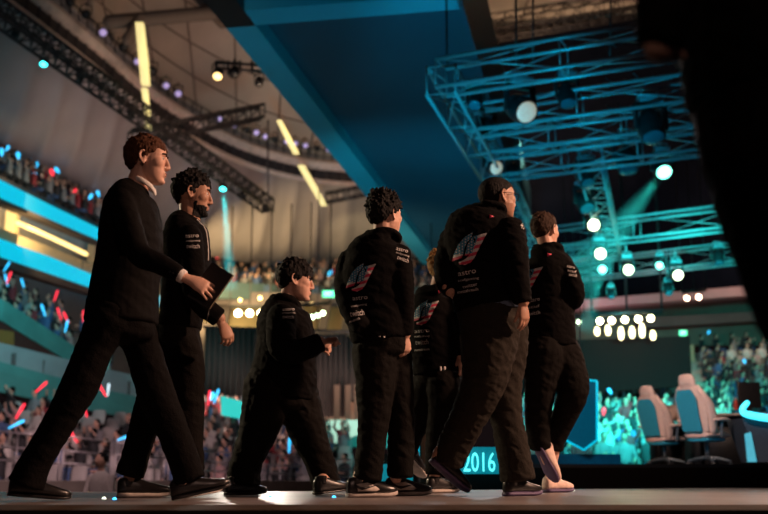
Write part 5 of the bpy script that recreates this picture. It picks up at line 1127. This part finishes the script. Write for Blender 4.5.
# light sticks
PLACE = {'near': 'held by a spectator behind the railing at left', 'lowleft': 'held in the rows under the lower cyan band', 'midteal': 'glowing in the far rows behind the shortest player', 'topleft': 'glowing in the top tier above the upper cyan band', 'farback': 'glowing in the far tier under the fabric', 'teal': 'glowing in the teal lit rows behind the gaming chairs', 'farright': 'glowing in the stand right of the stairway'}
CN = {'red': 'red', 'cyan': 'cyan', 'white': 'white'}
sl = []
for s in slots:
    name, p = s[0], s[1]
    if rc.random() < s[5] and len(sl) < 290:
        q = p+Vector((rc.uniform(-.3, .3), -.30, rc.uniform(.55, .9)))
        if not seen(q, (0,)): continue
        sl.append((s, q, rc.choice(('red', 'cyan', 'cyan') if name != 'near' else ('red', 'cyan', 'white')), name))
RK = ranks(sl, lambda r: (r[3], r[2]))
for ii, (s, q, c, name) in enumerate(sl):
    o = bpy.data.objects.new('light_stick', STK[(c, s[6])]); COL.objects.link(o); o.location = q; o.rotation_euler = (rc.uniform(-.5, .5), rc.uniform(-.7, .7), 0)
    k = {'farback': 1.0, 'topleft': .75, 'lowleft': .8, 'near': .7, 'teal': .5, 'farright': .5, 'midteal': .8}.get(name, 1); o.scale = (k, k, k)
    prop(o, '%s light stick in the %s, %s from left' % (c, WHERE[name], nth(RK[ii])), 'light stick', 'light sticks in the '+WHERE[name])
# hand-placed cues: notable sticks and people near the rail
for px, py, Y, c, lab, rot in ((16, 418, 25, 'red', 'red inflated stick left of the near leg, pointing up', .5), (9, 428, 24.8, 'cyan', 'bright cyan stick lying low at the left frame edge', 1.1), (36, 392, 28, 'red', 'red tipped stick raised above the left crowd', .8),
                               (106, 396, 27, 'red', 'red stick raised between the suited man\'s legs', -.6), (118, 440, 26, 'cyan', 'cyan stick held level between the suited man\'s legs', 1.2), (208, 405, 28, 'red', 'red stick beside a cyan one behind the bearded player\'s legs', .1), (214, 403, 28, 'cyan', 'cyan stick beside a red one behind the bearded player\'s legs', .3)):
    o = bpy.data.objects.new('light_stick', STK[(c, 1)]); COL.objects.link(o); o.location = P(px, py, Y); o.rotation_euler = (0, rot, 0); o.scale = (.65, .65, .65); prop(o, lab, 'light stick')
# railing along the pit, in panels
M_rail = mat('rail_steel', (.42, .38, .40), .4, .7)
ra = [(-40, 428, 476, 21.6), (18, 433, 478, 22.1), (60, 436, 480, 22.6), (64, 436, 480, 22.65), (112, 442, 481, 23.4), (116, 442, 481, 23.5), (165, 447, 481, 24.6), (169, 448, 481, 24.7), (215, 452, 483, 26), (255, 454, 484, 27.5), (259, 454, 484, 27.6), (300, 457, 486, 29.5), (350, 460, 487, 31.5), (355, 460, 487, 31.6), (420, 462, 488, 34)]
rp = [(P(x, yt, Y), P(x, yb, Y)) for x, yt, yb, Y in ra]
NMS = ['at the left frame edge', 'left of the near leg', 'below the near knee', 'between the first two panels', 'between the suited man\'s legs', 'right of the gap', 'behind the bearded player\'s shins', 'beside the bearded player\'s shin', 'between the bearded and the shortest player', 'behind the shortest player\'s rear shin', 'right after it', 'between the shortest player\'s legs', 'before the spiky-haired player', 'behind the spiky-haired player\'s shins', 'far end']
for i, ((t0, q0), (t1, q1)) in enumerate(zip(rp, rp[1:])):
    q0 = Vector((t0.x, t0.y, q0.z)); q1 = Vector((t1.x, t1.y, q1.z)); 
    if (t1-t0).length < .25: continue
    e = empty('railing_panel', (q0+q1)/2, 'grey tubular steel railing panel '+NMS[i], 'railing')
    b = BM()
    for s in (0, .33, .62): cyl(b, t0.lerp(q0, s), t1.lerp(q1, s), .022, 8)
    obj('rail', b, M_rail, e)
    n = max(1, round((t1-t0).length/1.3))
    for k in range(n+1):
        b = BM(); u = k/n; cyl(b, t0.lerp(t1, u)+Vector((0, 0, .03)), q0.lerp(q1, u)-Vector((0, 0, .5)), .024, 8); obj('post', b, M_rail, e)
# low concrete kerb behind the stage with arched cable covers
b = BM(); box(b, (-4.2, 17.6, -.62), (16, .8, 1.2)); prop(obj('trim_14', b, mat('kerb_concrete', (.20, .17, .15), .8, scale=4), smooth=False), kind='structure')
b = BM(); box(b, (-4.2, 20.5, -.30), (17, .5, .5)); prop(obj('trim_15', b, mat('kerb_concrete'), smooth=False), kind='structure')
for i, px in enumerate((14, 40, 66, 78, 210, 226, 243, 270, 292)):
    c = P(px, 488, 17.3); b = BM(); tube(b, [(c+Vector((-.22, 0, -.03)), .02, .05), (c+Vector((-.11, 0, .03)), .02, .05), (c+Vector((.0, 0, .045)), .02, .05), (c+Vector((.11, 0, .03)), .02, .05), (c+Vector((.22, 0, -.03)), .02, .05)], n=8)
    prop(obj('cable_cover', b, mat('cover_white', (.5, .48, .45), .6)), 'arched pale cable cover on the kerb, %s from the left' % ORD[i], 'cable cover', 'cable covers on the kerb')
# person in the pit
o = bpy.data.objects.new('spectator', SPM[1][0]); COL.objects.link(o); c = P(100, 498, 16.4); o.location = c-Vector((0, 0, .18)); o.rotation_euler.z = -.5; prop(o, 'person in a white shirt in the pit, head and shoulders above the stage edge', 'person')
# cyan banner and other lit boards in the crowd
slab('led_board', [(222, 396, 33), (253, 404, 33.5), (253, 421, 33.5), (222, 415, 33)], .1, mat('aqua_board', (.05, .6, .55), .5, emit=(.03, .62, .55), es=.9, var=.3, scale=2), 'bright aqua board in the stand left of the shortest player\'s hips', 'sign', None)
# stairway at right
b = BM(); a0, a1 = P(700, 408, 44), P(724, 408, 44); b0, b1 = P(668, 360, 55), P(700, 358, 55)
for k in range(14):
    s0, s1 = k/14, (k+1)/14; l0, r0, l1, r1 = a0.lerp(b0, s0), a1.lerp(b1, s0), a0.lerp(b0, s1), a1.lerp(b1, s1); l1f = Vector((l1.x, l1.y, l0.z)); r1f = Vector((r1.x, r1.y, r0.z)); quad(b, [l0, r0, r1f, l1f]); quad(b, [l1f, r1f, r1, l1])
prop(obj('stairway', b, mat('stair_concrete', (.42, .34, .30), .8), smooth=False), 'pale concrete stairway climbing between the right stands', 'stairs')
b = BM(); a = P(690, 345, 54); c = P(690, 362, 54); box(b, ((a.x+c.x)/2, a.y, (a.z+c.z)/2), (.35, .3, a.z-c.z)); prop(obj('pillar', b, M_beige, smooth=False), 'narrow lit pillar at the head of the right stairway', 'pillar')
